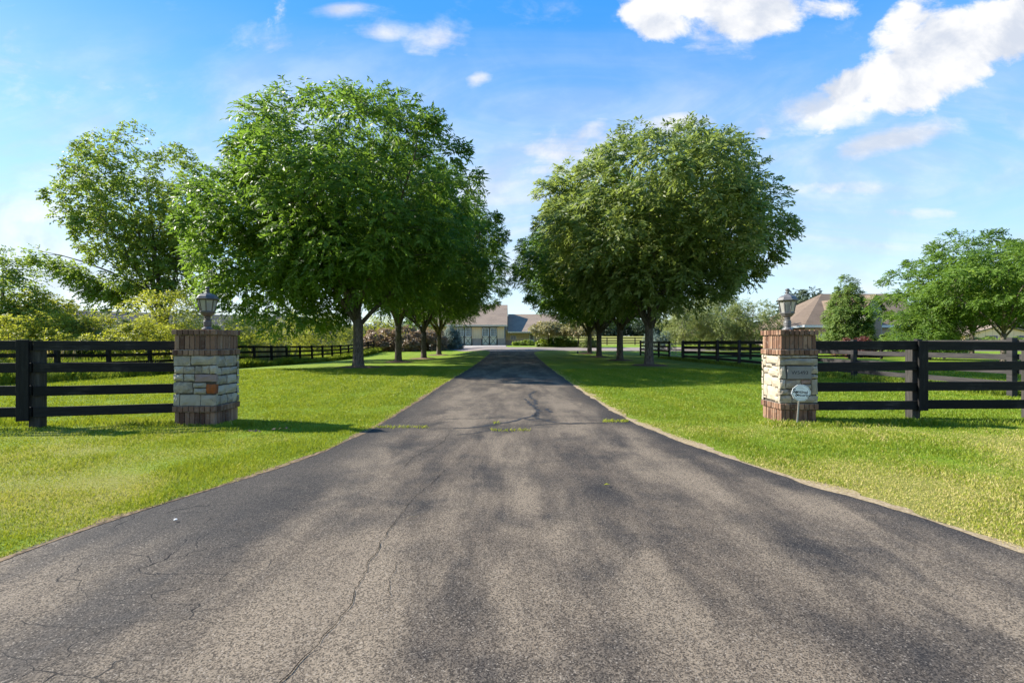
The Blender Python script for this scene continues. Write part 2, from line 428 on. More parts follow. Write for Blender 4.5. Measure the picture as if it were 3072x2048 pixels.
M['roof'] = shingle('tan_shingles', (.235, .178, .132), (.29, .225, .17), (.27, .205, .15))
M['roof_red'] = shingle('brown_shingles', (.150, .112, .080), (.195, .146, .105), (.17, .127, .092))
M['roof_grey'] = shingle('grey_shingles', (.095, .085, .09), (.13, .115, .115), (.11, .10, .10))
def brickwall(name, c, c2, mo):
    m, t = new_mat(name)
    br = t.n('ShaderNodeTexBrick', I={'Scale': 1., 'Mortar Size': .012, 'Brick Width': .3, 'Row Height': .11})
    sp = t.n('ShaderNodeSeparateXYZ'); t.nt.links.new(t.obj, sp.inputs[0])
    cb = t.n('ShaderNodeCombineXYZ'); t.nt.links.new(t.m('ADD', sp.outputs[0], sp.outputs[1]), cb.inputs[0]); t.nt.links.new(sp.outputs[2], cb.inputs[1])
    t.nt.links.new(cb.outputs[0], br.inputs['Vector'])
    t.set(br.inputs['Color1'], c); t.set(br.inputs['Color2'], c2); t.set(br.inputs['Mortar'], mo)
    col = t.mix(t.ramp(t.noise(t.obj, 1.5, 4), .35, .7), br.outputs['Color'], c2)
    t.set(t.b.inputs['Base Color'], col); t.b.inputs['Roughness'].default_value = .9
    return m
M['wains'] = brickwall('pinkish_brick', (.32, .20, .165), (.44, .33, .28), (.46, .40, .35))
M['housebrick'] = brickwall('pale_brick', (.36, .27, .215), (.46, .36, .29), (.5, .45, .4))
M['stonewall'] = brickwall('grey_stone_wall', (.30, .28, .255), (.42, .40, .37), (.25, .23, .21))
M['trim'] = simple('dark_trim', (.055, .055, .058), (.07, .068, .068), 3, .5, .3)
M['greytrim'] = simple('grey_trim', (.20, .205, .215), (.24, .24, .25), 3, .6, .3)
M['white'] = simple('white_trim', (.72, .72, .71), (.68, .68, .67), 3, .5, .3)
M['cream'] = simple('cream_trim', (.62, .55, .45), (.56, .5, .42), 3, .6, .3)
M['panel'] = simple('door_panel', (.68, .575, .44), (.73, .63, .49), 2, .7, .2)
M['pane'] = simple('window_glass', (.03, .035, .045), (.07, .08, .09), 1.5, .08, .6)
M['purple'] = simple('purple_shutter', (.10, .06, .16), (.12, .07, .19), 3, .6, .3)
M['galv'] = simple('galvanised_tube', (.30, .31, .32), (.38, .38, .38), 6, .4, .5, metal=.4)
M['green_box'] = simple('dark_green_cover', (.02, .045, .03), (.03, .055, .035), 5, .5, .4)
M['deadleaf'] = simple('dry_leaf', (.13, .085, .05), (.22, .16, .10), 20, .8, .2)
M['pebble'] = simple('white_pebble', (.7, .7, .68), (.6, .6, .58), 20, .7, .3)

# ------------------------------------------------------------------ ground, drive, court
def axis(parts):
    out = []
    for a, b, n in parts: out += list(np.linspace(a, b, n, endpoint=False))
    return np.array(out + [parts[-1][1]])
def ground():
    xs = axis([(-900, -200, 14), (-200, -60, 18), (-60, -20, 40), (-20, 20, 130), (20, 60, 40), (60, 200, 18), (200, 900, 14)])
    ys = axis([(-120, -14, 14), (-14, 26, 130), (26, 80, 60), (80, 240, 40), (240, 1300, 20)])
    X, Y = np.meshgrid(xs, ys); nx, ny = len(xs), len(ys)
    Z = gh(X, Y)
    V = np.stack([X, Y, Z], -1).reshape(-1, 3)
    i = np.arange(ny - 1)[:, None] * nx + np.arange(nx - 1)[None]
    Fc = np.stack([i, i + 1, i + nx + 1, i + nx], -1).reshape(-1, 4)
    e = np.where(Y < 52, edge_dist(X, Y), 5)
    fld = sst(84, 100, Y)
    me = np_mesh('ground', V, Fc, extra={'dry': dry(X, Y).ravel(), 'edge': e.ravel(), 'field': fld.ravel()}, smooth=True)
    return tag(mesh_obj('ground', me, M['turf']), kind='structure')
ground()

def sheet(name, rows, mat, lift, edgefn=None):
    """rows: list of (y, x0, x1); a draped sheet"""
    n = 24; V = []; E = []
    for y, a, b in rows:
        for k in range(n + 1):
            x = a + (b - a) * k / n
            V.append((x, y, g(x, y) + lift)); E.append(min(1., min(x - a, b - x) / .5))
    i = np.arange(len(rows) - 1)[:, None] * (n + 1) + np.arange(n)[None]
    Fc = np.stack([i, i + 1, i + n + 2, i + n + 1], -1).reshape(-1, 4)
    me = np_mesh(name, np.array(V), Fc, extra={'edge': np.array(E)}, smooth=True)
    return tag(mesh_obj(name, me, mat), kind='structure')
crumb = lambda y, o: .05 * (float(vnoise(0, y, 1.7)) - .5) + .05 * (float(vnoise(o, y, 5.5, o)) - .5) + .03 * (float(vnoise(o, y, 14, o)) - .5)
rows = [(y, float(eleft(y)) + crumb(y, 1), float(eright(y)) - crumb(y, 2)) for y in axis([(-14, 1.5, 50), (1.5, 14, 330), (14, 53.5, 100)])]
sheet('driveway', rows, M['asphalt'], .006)
# street behind the viewer's end of the drive
# courtyard that the drive runs into and the cross drive to the right
def cnear(x):
    if x < -2.2: return min(64., 52 + (-x - 2.2) * 2.0)
    if x > 2.4: return min(56., 50.5 + 5.5 * (1 - max(0., 1 - (x - 2.4) / 3.5) ** 2))
    return 50.
V = []; Fq = []
xs = axis([(-17, -2.2, 22), (-2.2, 2.4, 8), (2.4, 8, 14), (8, 60, 30)]); K = 12
for x in xs:
    a = cnear(x); b = 71. if x < -.9 else 67.
    for k in range(K + 1):
        y = a + (b - a) * k / K; V.append((x, y, g(x, y) + .03))
for i in range(len(xs) - 1):
    for k in range(K):
        q = i * (K + 1) + k; Fq.append((q, q + K + 1, q + K + 2, q + 1))
tag(mesh_obj('courtyard', np_mesh('courtyard', np.array(V), np.array(Fq), smooth=True), M['court']), kind='structure')
sheet('apron', [(y, -14., -.9) for y in np.linspace(70.6, 76.2, 6)], M['concrete'], .045)

def verge(side, y0, y1, w, name, mat):
    V = []; yy = np.arange(y0, y1, .06)
    for k, y in enumerate(yy):
        e = float(eright(y)) if side > 0 else float(eleft(y))
        wv = w * (.15 + 2.0 * float(vnoise(y, side * 3., 2.4)) * (.3 + 1.0 * float(vnoise(y, side, 9.)))) * min(1, (y1 - y) / 3)
        for f in (-.35, .4, 1.):
            x = e + side * wv * f; V.append((x, y, g(x, y) + (.009 if f < 0 else .008 - .004 * (f > .9))))
    n = len(yy); i = np.arange(n - 1)[:, None] * 3 + np.arange(2)[None]
    Fc = np.stack([i, i + 1, i + 4, i + 3], -1).reshape(-1, 4)
    tag(mesh_obj(name, np_mesh(name, np.array(V), Fc, smooth=True), mat), kind='structure')
M['straw'] = simple('dead_straw', (.40, .31, .19), (.22, .16, .09), 34, .95, .1, .8)
M['soil'] = simple('edge_soil', (.05, .036, .026), (.24, .17, .10), 26, .95, .1, .8)
verge(1, 1.5, 17, .11, 'straw_verge', M['straw'])
verge(-1, 1.5, 17, .085, 'soil_verge', M['soil'])

def ribbon(mb, pts, w, jit=.02, seed=1, step=.04, lift=.011):
    """thin jagged strip along pts lying on the drive"""
    rr = random.Random(seed); P = []
    for (a, b) in zip(pts[:-1], pts[1:]):
        L = math.dist(a, b); n = max(2, int(L / step))
        for k in range(n): P.append((a[0] + (b[0] - a[0]) * k / n, a[1] + (b[1] - a[1]) * k / n))
    P.append(pts[-1]); b0 = len(mb.v); ox = oy = 0
    for i, (x, y) in enumerate(P):
        ox = ox * .8 + rr.uniform(-jit, jit); oy = oy * .8 + rr.uniform(-jit, jit)
        q = P[min(i + 1, len(P) - 1)]; p = P[max(i - 1, 0)]
        dx, dy = q[0] - p[0], q[1] - p[1]; l = math.hypot(dx, dy) or 1; ww = w * rr.uniform(.45, 1.4) / 2
        cx, cy = x + ox, y + oy
        for s in (-1, 1):
            X, Y = cx - dy / l * ww * s, cy + dx / l * ww * s
            mb.v.append((X, Y, g(X, Y) + lift)); mb.t.append(.5)
        if i: mb.f.append((b0 + 2 * i - 2, b0 + 2 * i - 1, b0 + 2 * i + 1, b0 + 2 * i))
def dp(x, y):
    Y = CAMZ * F / (y - 1024.); return (gx(x, Y), Y)
cr = MB()
ribbon(cr, [dp(*p) for p in [(1352, 1300), (1330, 1325), (1285, 1350), (1240, 1372), (1215, 1400)]], .005, .010, 3)
ribbon(cr, [dp(*p) for p in [(1340, 1410), (1290, 1450), (1235, 1505), (1190, 1560), (1165, 1600), (1130, 1660), (1100, 1690), (1060, 1780), (1040, 1830), (960, 1940), (850, 2048), (800, 2110)]], .0045, .010, 4)
ribbon(cr, [dp(*p) for p in [(1090, 1285), (1290, 1283), (1400, 1285)]], .007, .01, 5)
ribbon(cr, [dp(*p) for p in [(1480, 1292), (1600, 1291)]], .007, .01, 6)
ribbon(cr, [dp(*p) for p in [(1190, 1690), (1170, 1740), (1180, 1790)]], .003, .010, 8)
tag(cr.build('crack', M['crackdark']), kind='structure')
sl = MB()
for i, (pl, w) in enumerate([([(1600, 1172), (1590, 1190), (1612, 1200), (1598, 1215), (1618, 1232), (1606, 1250)], .075), ([(1575, 1195), (1600, 1218), (1612, 1235)], .05),
        ([(1606, 1235), (1590, 1252), (1545, 1262), (1490, 1272), (1440, 1280), (1360, 1286)], .07), ([(1606, 1240), (1612, 1256), (1690, 1270), (1830, 1270)], .06),
        ([(1330, 1258), (1500, 1253), (1640, 1257)], .028), ([(1645, 1225), (1655, 1236)], .07), ([(1570, 1256), (1610, 1262), (1660, 1258)], .05), ([(1600, 1275), (1760, 1273)], .03),
        ([(1375, 1304), (1430, 1297), (1480, 1291)], .03)]):
    ribbon(sl, [dp(*p) for p in pl], w, .03, 20 + i, .06, .009)
tag(sl.build('crack_sealer', M['sealer']), kind='structure')

# ------------------------------------------------------------------ grass
def blades(name, X, Y, H, W, lean, tint, mat, seed=1):
    r = np.random.default_rng(seed); n = len(X)
    Z = gh(X, Y) - .005
    a = r.uniform(0, 2 * np.pi, n); l = lean * r.random(n) ** .7 * H
    b = r.uniform(0, 2 * np.pi, n)
    wx, wy = np.cos(a) * W / 2, np.sin(a) * W / 2
    lx, ly = np.cos(b) * l, np.sin(b) * l
    V = np.empty((n, 5, 3))
    V[:, 0] = np.stack([X - wx, Y - wy, Z], -1); V[:, 1] = np.stack([X + wx, Y + wy, Z], -1)
    V[:, 2] = np.stack([X + wx * .8 + lx * .35, Y + wy * .8 + ly * .35, Z + H * .6], -1)
    V[:, 3] = np.stack([X + lx, Y + ly, Z + H], -1)
    V[:, 4] = np.stack([X - wx * .8 + lx * .35, Y - wy * .8 + ly * .35, Z + H * .6], -1)
    i = np.arange(n)[:, None] * 5
    Fc = i + np.arange(5)[None]
    me = np_mesh(name, V.reshape(-1, 3), Fc, np.repeat(tint, 5))
    return mesh_obj(name, me, M[mat])

def lawn_points(n, d0, d1, seed):
    """points over the lawns seen by the street end, thinner with distance"""
    r = np.random.default_rng(seed)
    ang = R(50) * np.sign(r.uniform(-1, 1, n)) * r.random(n) * np.where(r.random(n) < .27, 1.32, 1.); d = np.exp(r.uniform(np.log(d0), np.log(d1), n))
    X = d * np.tan(ang); Y = d
    return X, Y
X, Y = lawn_points(1150000, 2.1, 24., 5)
e = edge_dist(X, Y)
r = np.random.default_rng(8)
keep = (e > -.03 + .09 * vnoise(X, Y, 6., 2) + .03 * r.random(len(e))) & (np.abs(X) < 26)
straw = (e < .20) & (X > 0)
keep &= ~(straw & (r.random(len(e)) < .30 * (1 - e / .20)))
X, Y, e = X[keep], Y[keep], e[keep]; r = np.random.default_rng(9)
n = len(X); d = dry(X, Y)
tl = np.clip(.14 + .44 * d + r.normal(0, .16, n) + .22 * (vnoise(X, Y, 6., 3) - .5), 0, .80)
isdry = r.random(n) < (.10 * d + .9 * np.clip(d - .38, 0, 1)) + np.where((X > 0), .85 * np.exp(-e / .12), .45 * np.exp(-e / .06))
tl = tl + .13 * sst(8, 11, Y) * np.sign(np.sin(4.6 * X + .35 * Y)) * (vnoise(X, Y, .4, 6) > .35)
tl = np.where(isdry, .93 + .07 * r.random(n), tl)
patch = .5 + vnoise(X, Y, 2.2, 1)
H = (.022 + .020 * r.random(n)) * patch * np.where(e < .18, .8, 1.)
nearF = (np.abs(Y - 7.75) < .22) & (np.abs(X) > 4.0)
H = np.where(nearF & (r.random(n) < .6), H * (1.6 + 1.6 * r.random(n)), H)
W = np.maximum(.0045, Y * .00105) * (.7 + .6 * r.random(n))
H = H * (1 + .5 * sst(8, 20, Y)) * (1 - .35 * d)
tag(blades('lawn_grass', X, Y, H, W, .9, tl, 'blade'), kind='stuff', label='mown lawn grass, yellowish near the drive and greener behind', cat='grass')
# weeds in the crack across the drive
wx = []; wy = []
for (a, b, c, k) in [(1075, 1285, 1282, 260), (1470, 1592, 1292, 120), (1808, 1885, 1264, 240), (1480, 1500, 1270, 30)]:
    for _ in range(k):
        p = dp(random.uniform(a, b), c + random.gauss(0, 1.6)); wx.append(p[0]); wy.append(p[1])
wx = np.array(wx); wy = np.array(wy); n = len(wx)
o = blades('crack_weeds', wx, wy, .025 + .035 * rng.random(n), np.full(n, .008), 1.3, .25 + .6 * rng.random(n), 'blade', 3)
tag(o, kind='stuff', label='yellow-green weeds growing in the crack across the driveway', cat='weeds')

# rough grass beyond the far fence on the left
n = 150000
Y = 14 + 46 * rng.random(n) ** 1.4; X = -16.1 - 20 * rng.random(n) ** 1.6
W = np.maximum(.008, Y * .0011); H = (.18 + .35 * rng.random(n)) * (.5 + vnoise(X, Y, .6, 2)) * (1 + .25 * sst(17, 22, -X))
tl = np.clip(.25 + .5 * vnoise(X, Y, .8, 5) + rng.normal(0, .15, n), 0, .95)
o = blades('rough_grass', X, Y, H, W, .8, tl, 'tall', 6)
tag(o, kind='stuff', label='tall unmown grass and weeds along the left paddock fence', cat='grass')
# seed plumes
pts = []
for (cx, cy, sx, sy, k) in [(-26.5, 25.6, .7, .5, 70), (-24.6, 26.0, .5, .4, 30), (-18.6, 37.5, .8, 1.4, 260), (-19.9, 31, 1.0, 2.5, 50)]:
    for _ in range(k): pts.append((random.gauss(cx, sx), random.gauss(cy, sy)))
P = np.array(pts); P = P[P[:, 0] < -17.3]; n = len(P)
o = blades('reed_plumes', P[:, 0], P[:, 1], 1.3 + .5 * rng.random(n), np.full(n, .04), .35, rng.random(n), 'reed', 4)
tag(o, kind='stuff', label='tan seed plumes of tall grass behind the left fence', cat='reeds')
# rough tufts under the right paddock fence
n = 9000
Y = 12 + 28 * rng.random(n) ** 1.5; X = 12.4 + rng.normal(0, .25, n)
o = blades('fence_tufts', X, Y, .10 + .14 * rng.random(n), np.maximum(.007, Y * .001), .9, .1 + .5 * rng.random(n), 'tall', 7)
tag(o, kind='stuff', label='untrimmed grass tufts under the right paddock fence', cat='grass')

# ------------------------------------------------------------------ trees
def unit(a):
    return a / np.maximum(np.linalg.norm(a, axis=-1, keepdims=True), 1e-9)

def leaf_quads(P, D, Nn, L, W, tint):
    """one folded diamond leaf per row"""
    S = unit(np.cross(D, Nn)); U = unit(np.cross(S, D)); n = len(P)
    V = np.empty((n, 4, 3)); L = np.broadcast_to(np.asarray(L, float), (n,))[:, None]; W = np.broadcast_to(np.asarray(W, float), (n,))[:, None]
    V[:, 0] = P; V[:, 1] = P + D * L * .42 + S * W / 2 + U * W * .12; V[:, 2] = P + D * L - U * L * .10; V[:, 3] = P + D * L * .42 - S * W / 2 + U * W * .12
    Fc = np.arange(n)[:, None] * 4 + np.arange(4)[None]
    return V.reshape(-1, 3), Fc, np.repeat(tint, 4)

def crown_points(r, n, prof, R0, z0, z1, off, lump=.16, inner=.28, ell=(1, 1)):
    """best-candidate clump centres in a lumpy crown of revolution"""
    ph = r.uniform(0, 6.28, 6); out = []
    zt = np.linspace(0, 1, len(prof))
    def cand():
        while True:
            t = r.random(); w = np.interp(t, zt, prof)
            if r.random() < w + .12: break
        th = r.uniform(0, 2 * np.pi)
        rho = r.uniform(.25, .75) if r.random() < inner else (r.uniform(.76, 1.04) if r.random() < .85 else r.uniform(1.04, 1.16 if t < .62 else 1.07))
        lm = 1 + lump * (math.sin(2 * th + ph[0] + 3 * t) * .6 + math.sin(3 * th + ph[1] - 5 * t) * .5 + math.sin(5 * th + ph[2] + 7 * t) * .4)
        rad = R0 * w * lm * rho
        z = z0 + (z1 - z0) * (t * (rho if t > .6 and rho < .8 else 1)) + (max(0., .75 - rho) * .30 * (z1 - z0) * max(0., 1 - t / .35) if z1 > 9 else 0.)
        return (off[0] * (t * .5 + .5) + rad * math.cos(th) * ell[0], off[1] * (t * .5 + .5) + rad * math.sin(th) * ell[1], z, math.cos(th), math.sin(th), t, rho)
    for i in range(n):
        best = None; bd = -1
        for _ in range(6):
            c = cand()
            if not out: best = c; break
            q = np.array(out)[:, :3]; dd = ((q - np.array(c[:3])) ** 2).sum(1).min()
            if dd > bd: bd = dd; best = c
        out.append(best)
    return np.array(out)

def crown_mesh(name, r, C, rc, sprays, leaflets, L, W, spl, droop=.35, flat=.75, up=.25, tintvar=.22, warmtop=0.):
    """C: clump centres (x,y,z,cos,sin,t,rho)"""
    nC = len(C)
    cen = np.repeat(C[:, :3], sprays, 0); out = np.repeat(np.stack([C[:, 3], C[:, 4], (C[:, 5] - .35) * 1.3], -1), sprays, 0); out = unit(out)
    n = len(cen); rr = np.repeat(rc * r.uniform(.6, 1.45, nC) * np.where(C[:, 6] > 1.04, .6, 1.), sprays)[:, None]
    u = unit(r.normal(0, 1, (n, 3)) + out * .55 + np.array([0, 0, up]))
    offv = u * rr * (r.random((n, 1)) ** .36) * np.array([1, 1, flat])
    P0 = cen + offv
    D = unit(u * .8 + out * .45 + np.array([0, 0, -droop * .6]) + r.normal(0, .35, (n, 3)))
    ct = np.repeat(r.normal(0, tintvar * .5, nC), sprays)
    k = leaflets
    s = (np.arange(k) + .6) / k
    P = P0[:, None] + D[:, None] * (s[None, :, None] * spl) + np.array([0, 0, -1.]) * (s[None, :, None] ** 2 * spl * droop)
    side = unit(np.cross(D, np.array([0, 0, 1.]) + r.normal(0, .3, (n, 3))))
    sg = np.where(np.arange(k) % 2 == 0, 1., -1.)
    LD = unit(D[:, None] * .75 + side[:, None] * sg[None, :, None] * .8 + np.array([0, 0, -droop]) + r.normal(0, .25, (n, k, 3)))
    NN = unit(np.array([0, 0, .35]) + out[:, None] * .25 + u[:, None] * .85 + r.normal(0, .42, (n, k, 3)))
    P = P.reshape(-1, 3); LD = LD.reshape(-1, 3); NN = NN.reshape(-1, 3); m = len(P)
    ti = np.clip(.45 + np.repeat(ct, k) + np.repeat(r.normal(0, .10, n), k) + r.normal(0, tintvar * .6, m), 0, 1)
    sz = r.uniform(.75, 1.25, m)
    V, Fc, T = leaf_quads(P, LD, NN, L * sz, W * sz, ti)
    return np_mesh(name, V, Fc, T)

def curve(p, q, n, sag, rr):
    p = Vector(p); q = Vector(q); L = (q - p).length; pts = []
    w = Vector((rr.uniform(-1, 1), rr.uniform(-1, 1), 0)) * L * .05
    for i in range(n + 1):
        t = i / n; pts.append(p.lerp(q, t) + Vector((0, 0, sag * L * 4 * t * (1 - t) * .25)) + w * math.sin(t * 3.1) + Vector((rr.uniform(-1, 1), rr.uniform(-1, 1), rr.uniform(-1, 1))) * L * .012 * (0 < i < n))
    return pts

def trunk_mesh(mb, rr, C, fork, rad, lean=(0, 0), nl=7, limb_r=.5, top=None, first=None, sub=True, r=None, flare=1.35, extra=()):
    """trunk, limbs to the crown, thin branches to every clump"""
    bx = lambda z: (lean[0] * z, lean[1] * z, z)
    mb.tube([(0, 0, -.12), (0, 0, .02), bx(.25), bx(.8), bx(fork * .7), bx(fork)], [rad * flare * 1.1, rad * flare, rad * 1.12, rad, rad * .94, rad * .98], 12)
    zt = C[:, 2].max() if top is None else top
    limbs = []
    lead = curve(bx(fork * .95), (C[:, 0].mean() * .8, C[:, 1].mean() * .8, zt * .86), 8, 0, rr)
    mb.tube(lead, list(np.linspace(rad * .75, .03, 9)), 8); limbs.append((lead, np.linspace(rad * .75, .03, 9)))
    for pl in extra:
        pl = [Vector(p) for p in pl]; rd = np.linspace(rad * .42, .02, len(pl)); mb.tube(pl, list(rd), 6); limbs.append((pl, rd))
    outer = C[C[:, 6] > .55]
    for i in range(nl):
        a = 2 * math.pi * (i + rr.uniform(-.25, .25)) / nl
        h = rr.uniform(.25, .8)
        sc = outer[:, 3] * math.cos(a) + outer[:, 4] * math.sin(a) - abs(outer[:, 5] - h) * 1.5
        q = outer[int(np.argmax(sc))]
        z0 = fork * rr.uniform(.80, 1.25) if first is None else first * rr.uniform(.95, 1.3)
        z0 = min(z0, zt * .5)
        p0 = bx(min(z0, fork)) if z0 <= fork else tuple(lead[0].lerp(lead[1], min(1, (z0 - fork) / max(.1, (lead[1] - lead[0]).length))))
        pts = curve(p0, tuple(q[:3] * np.array([.92, .92, .97])), 7, .28 if h < .5 else .12, rr)
        rads = np.linspace(rad * limb_r * rr.uniform(.8, 1.1), .022, 8)
        mb.tube(pts, list(rads), 7); limbs.append((pts, rads))
    if sub:
        LP = np.array([tuple(p) for l, _ in limbs for p in l[2:]]); LR = np.array([x for _, rs in limbs for x in rs[2:]])
        for c in C:
            dd = ((LP - c[:3]) ** 2).sum(1) + np.where(LP[:, 2] > c[2] + .3, 30, 0); j = int(np.argmin(dd))
            if dd[j] > 9.: continue
            pts = curve(LP[j], c[:3], 3, .12, rr); a = min(.05, LR[j] * .7)
            mb.tube(pts, list(np.linspace(a, .010, 4)), 4, cap=False)

def tree(name, label, base, h, R0, z0, leafmat, seed, prof=(.42, .74, .92, 1, .98, .88, .62, .18), off=(0, 0), nC=190, sprays=52, leaflets=9, L=.23, W=.076, spl=.44, rc=None,
         fork=2.4, rad=.25, nl=7, barkmat='bark', cat='tree', group=None, lean=(0, 0), droop=.35, flat=.75, lump=.22, inner=.28, ell=(1, 1), limb_r=.5, first=None, sub=True, up=.25, C=None, extra=()):
    r = np.random.default_rng(seed); rr = random.Random(seed)
    x, y = base
    t = thing(name, label, cat, (x, y, g(x, y)), group)
    if C is None: C = crown_points(r, nC, prof, R0, z0, h - .4, off, lump, inner, ell)
    rc = rc or R0 * .155
    mesh_obj('crown', crown_mesh('crown', r, C, rc, sprays, leaflets, L, W, spl, droop, flat, up), M[leafmat], t)
    mb = MB(); trunk_mesh(mb, rr, C, fork, rad, lean, nl, limb_r, first=first, sub=sub, extra=extra)
    mb.build('trunk', M[barkmat], t, smooth=True)
    return t
def copy_thing(o, loc, rz, sc, label, name=None):
    c = o.copy(); COL.objects.link(c); c.location = loc; c.rotation_euler = (0, 0, rz); c.scale = sc; c['label'] = label
    for ch in o.children:
        k = ch.copy(); COL.objects.link(k); k.parent = c
        for gch in ch.children:
            q = gch.copy(); COL.objects.link(q); q.parent = k
    return c

G = 'shade trees in two rows along the driveway'
_r = np.random.default_rng(22)
_C1 = crown_points(_r, 190, (.38, .68, .88, .98, 1, .90, .62, .14), 5.5, 3.7, 13.3, (-.3, -.2), .22, .22)
_C2 = crown_points(_r, 80, (.45, .8, 1, 1, .85, .5), 3.2, 2.3, 9.8, (-6.3, .3), .2, .3)
tree('shade_tree', 'widest leafy shade tree, left of the driveway and nearest the gate, low spreading limbs', (-7.95, 25.0), 13.6, 5.5, 3.4, 'ash', 21, C=np.concatenate([_C1, _C2]), rc=1.0, sprays=52, L=.25, W=.085, rad=.265, group=G, fork=2.5, nl=8)
tree('shade_tree', 'round shade tree right of the driveway, nearest the gate, paler leaf clusters', (7.65, 27.0), 12.4, 5.8, 3.4, 'ashblue', 33, off=(.0, 0), prof=(.34, .62, .84, .96, 1, .93, .68, .20), rc=1.12, nC=215, sprays=58, L=.25, W=.085, rad=.24, group=G, fork=2.3, first=1.9)
base_tree = tree('shade_tree', 'tallest shade tree, second from the gate in the left row', (-7.9, 33.6), 14.6, 6.0, 4.3, 'ash', 45, off=(.3, 0), nC=220, sprays=44, rad=.23, group=G, fork=2.5)
for (x, y, rz, s, sz, lab) in [
        (-7.85, 43.0, 1.3, 1.03, .95, 'third shade tree from the gate in the left row, on a raised mulch ring'),
        (-7.9, 52.3, 2.9, 1.10, .90, 'farthest shade tree of the left row, nearest the barn doors'),
        (7.70, 34.5, 4.1, 1.0, .87, 'second shade tree from the gate in the right row, thick straight dark trunk'),
        (7.65, 42.5, 5.2, 1.02, .84, 'third shade tree from the gate in the right row, no low limbs over the lawn'),
        (8.1, 50.5, .4, 1.0, .80, 'farthest shade tree of the right row, beside the small green utility cover')]:
    copy_thing(base_tree, (x, y, g(x, y)), rz, (s, s, sz), lab)
for i, (x, y, s) in enumerate([(-7.95, 25.0, 1.0), (7.65, 27.0, .9), (-7.9, 33.6, .9), (-7.85, 43.0, 1.1), (-7.9, 52.3, 1.), (7.7, 34.5, .9), (7.65, 42.5, .8), (7.6, 50.5, .8)]):
    mb = MB(); rr = random.Random(i); b = len(mb.v); n = 26
    for ring, (rad, hz) in enumerate([(1.15, .008), (.8, .05), (.3, .09)]):
        for k in range(n):
            w = 2 * math.pi * k / n; q = rad * s * (1 + rr.uniform(-.1, .1)); X, Y = x + q * math.cos(w), y + q * math.sin(w)
            mb.v.append((X, Y, g(X, Y) + hz + rr.uniform(-.01, .015) * (ring > 0))); mb.t.append(.5)
    for ring in (0, 1):
        for k in range(n): mb.f.append((ring * n + k, ring * n + (k + 1) % n, (ring + 1) * n + (k + 1) % n, (ring + 1) * n + k))
    mb.f.append(tuple(2 * n + k for k in range(n)))
    tag(mb.build('mulch_ground', M['mulch'], smooth=True), kind='structure')

# cottonwood behind the left fence: leaning stems, airy crown, one long low branch
r = np.random.default_rng(77)
Cc = crown_points(r, 200, (.42, .55, .72, .9, 1, 1, .9, .6), 4.4, 5.5, 18.7, (-2.2, 0), .26, .45)
yy = 42.0; bx0 = gx(500, yy)
Cl = []
for t in np.linspace(.35, 1, 16):
    Cl.append((gx(455 + (112 - 455) * t, yy) - bx0 + r.normal(0, .25), r.normal(0, .5), gz(880 + (752 - 880) * t, yy) - .3 + r.normal(0, .3) - .4 * (1 - t), -1, 0, .3, .9))
for t in np.linspace(.2, 1, 14):
    Cl.append((gx(440 + (290 - 440) * t, yy) - bx0 + r.normal(0, .5), r.normal(0, .7), gz(900 + (850 - 900) * t, yy) + r.normal(0, .5), -.8, -.4, .2, .9))
_p = lambda px, py: (gx(px, yy) - bx0, 0., gz(py, yy) - g(bx0, yy))
_ex = [[(-.36, 0, 3.0), _p(450, 876), _p(400, 846), _p(330, 815), _p(250, 785), _p(180, 765), _p(115, 752)], [(-.36, 0, 3.0), _p(430, 893), _p(380, 878), _p(330, 862), _p(292, 852)]]
tree('cottonwood_tree', 'tall airy yellowish-green tree behind the left fence with a long low branch', (bx0, yy), 20, 5.6, 5, 'cotton', 78, C=np.concatenate([Cc, np.array(Cl)]), sprays=50, leaflets=5, L=.20, W=.15, spl=.45, rc=.85, fork=3.2, rad=.30, lean=(-.12, 0), nl=9, droop=.25, limb_r=.5, extra=_ex)

# left margin trees
tree('broadleaf_tree', 'dark olive tree cut off by the left margin behind the fence', (gx(5, 30), 30), 7.3, 2.7, .8, 'cotton', 81, nC=70, sprays=60, leaflets=6, L=.16, W=.10, rc=.75, fork=1.2, rad=.12, nl=5, prof=(.8, 1, .9, .75, .5, .3, .1))
tree('broadleaf_tree', 'small thin yellowish tree beside the dark olive tree on the left', (gx(128, 31), 31), 5.2, 1.9, 1.6, 'willow', 82, nC=34, sprays=40, leaflets=6, L=.16, W=.09, rc=.55, fork=1.6, rad=.07, nl=5, prof=(.5, .8, 1, .9, .6, .2))

# honey locusts and others on the right
tree('locust_tree', 'broad feathery bright green tree right of the brick house, layered branches', (gx(2915, 40), 40), 10.4, 4.6, 3.3, 'locust', 91, nC=135, sprays=48, leaflets=9, L=.18, W=.085, spl=.5, rc=1.0, flat=.24, fork=2.0, rad=.17, nl=8, lump=.36, prof=(.8, 1, .85, .95, .7, .55, .3), droop=.2)
tree('locust_tree', 'feathery green tree at the right margin, thick dark trunk before the tan house', (gx(3010, 33), 33), 8.2, 3.9, 3.0, 'locust', 92, nC=110, sprays=55, leaflets=9, L=.16, W=.075, spl=.45, rc=.9, flat=.28, fork=1.9, rad=.15, nl=7, lump=.25, off=(.6, 0))
tree('locust_tree', 'low rounded bright green tree between the stone gable and the feathery tree', (gx(2790, 36), 36), 5.2, 1.75, .8, 'locust', 93, nC=70, sprays=55, leaflets=8, L=.13, W=.06, rc=.6, flat=.5, fork=.9, rad=.08, nl=6, prof=(.85, 1, .95, .8, .55, .2))
tree('pear_tree', 'dense egg-shaped green tree in front of the brick house roof', (gx(2540, 46), 46), 7.8, 1.3, .5, 'pear', 94, nC=110, sprays=55, leaflets=7, L=.14, W=.08, rc=.42, fork=.8, rad=.10, nl=5, prof=(.85, 1, 1, .95, .82, .6, .38, .15), lump=.12)
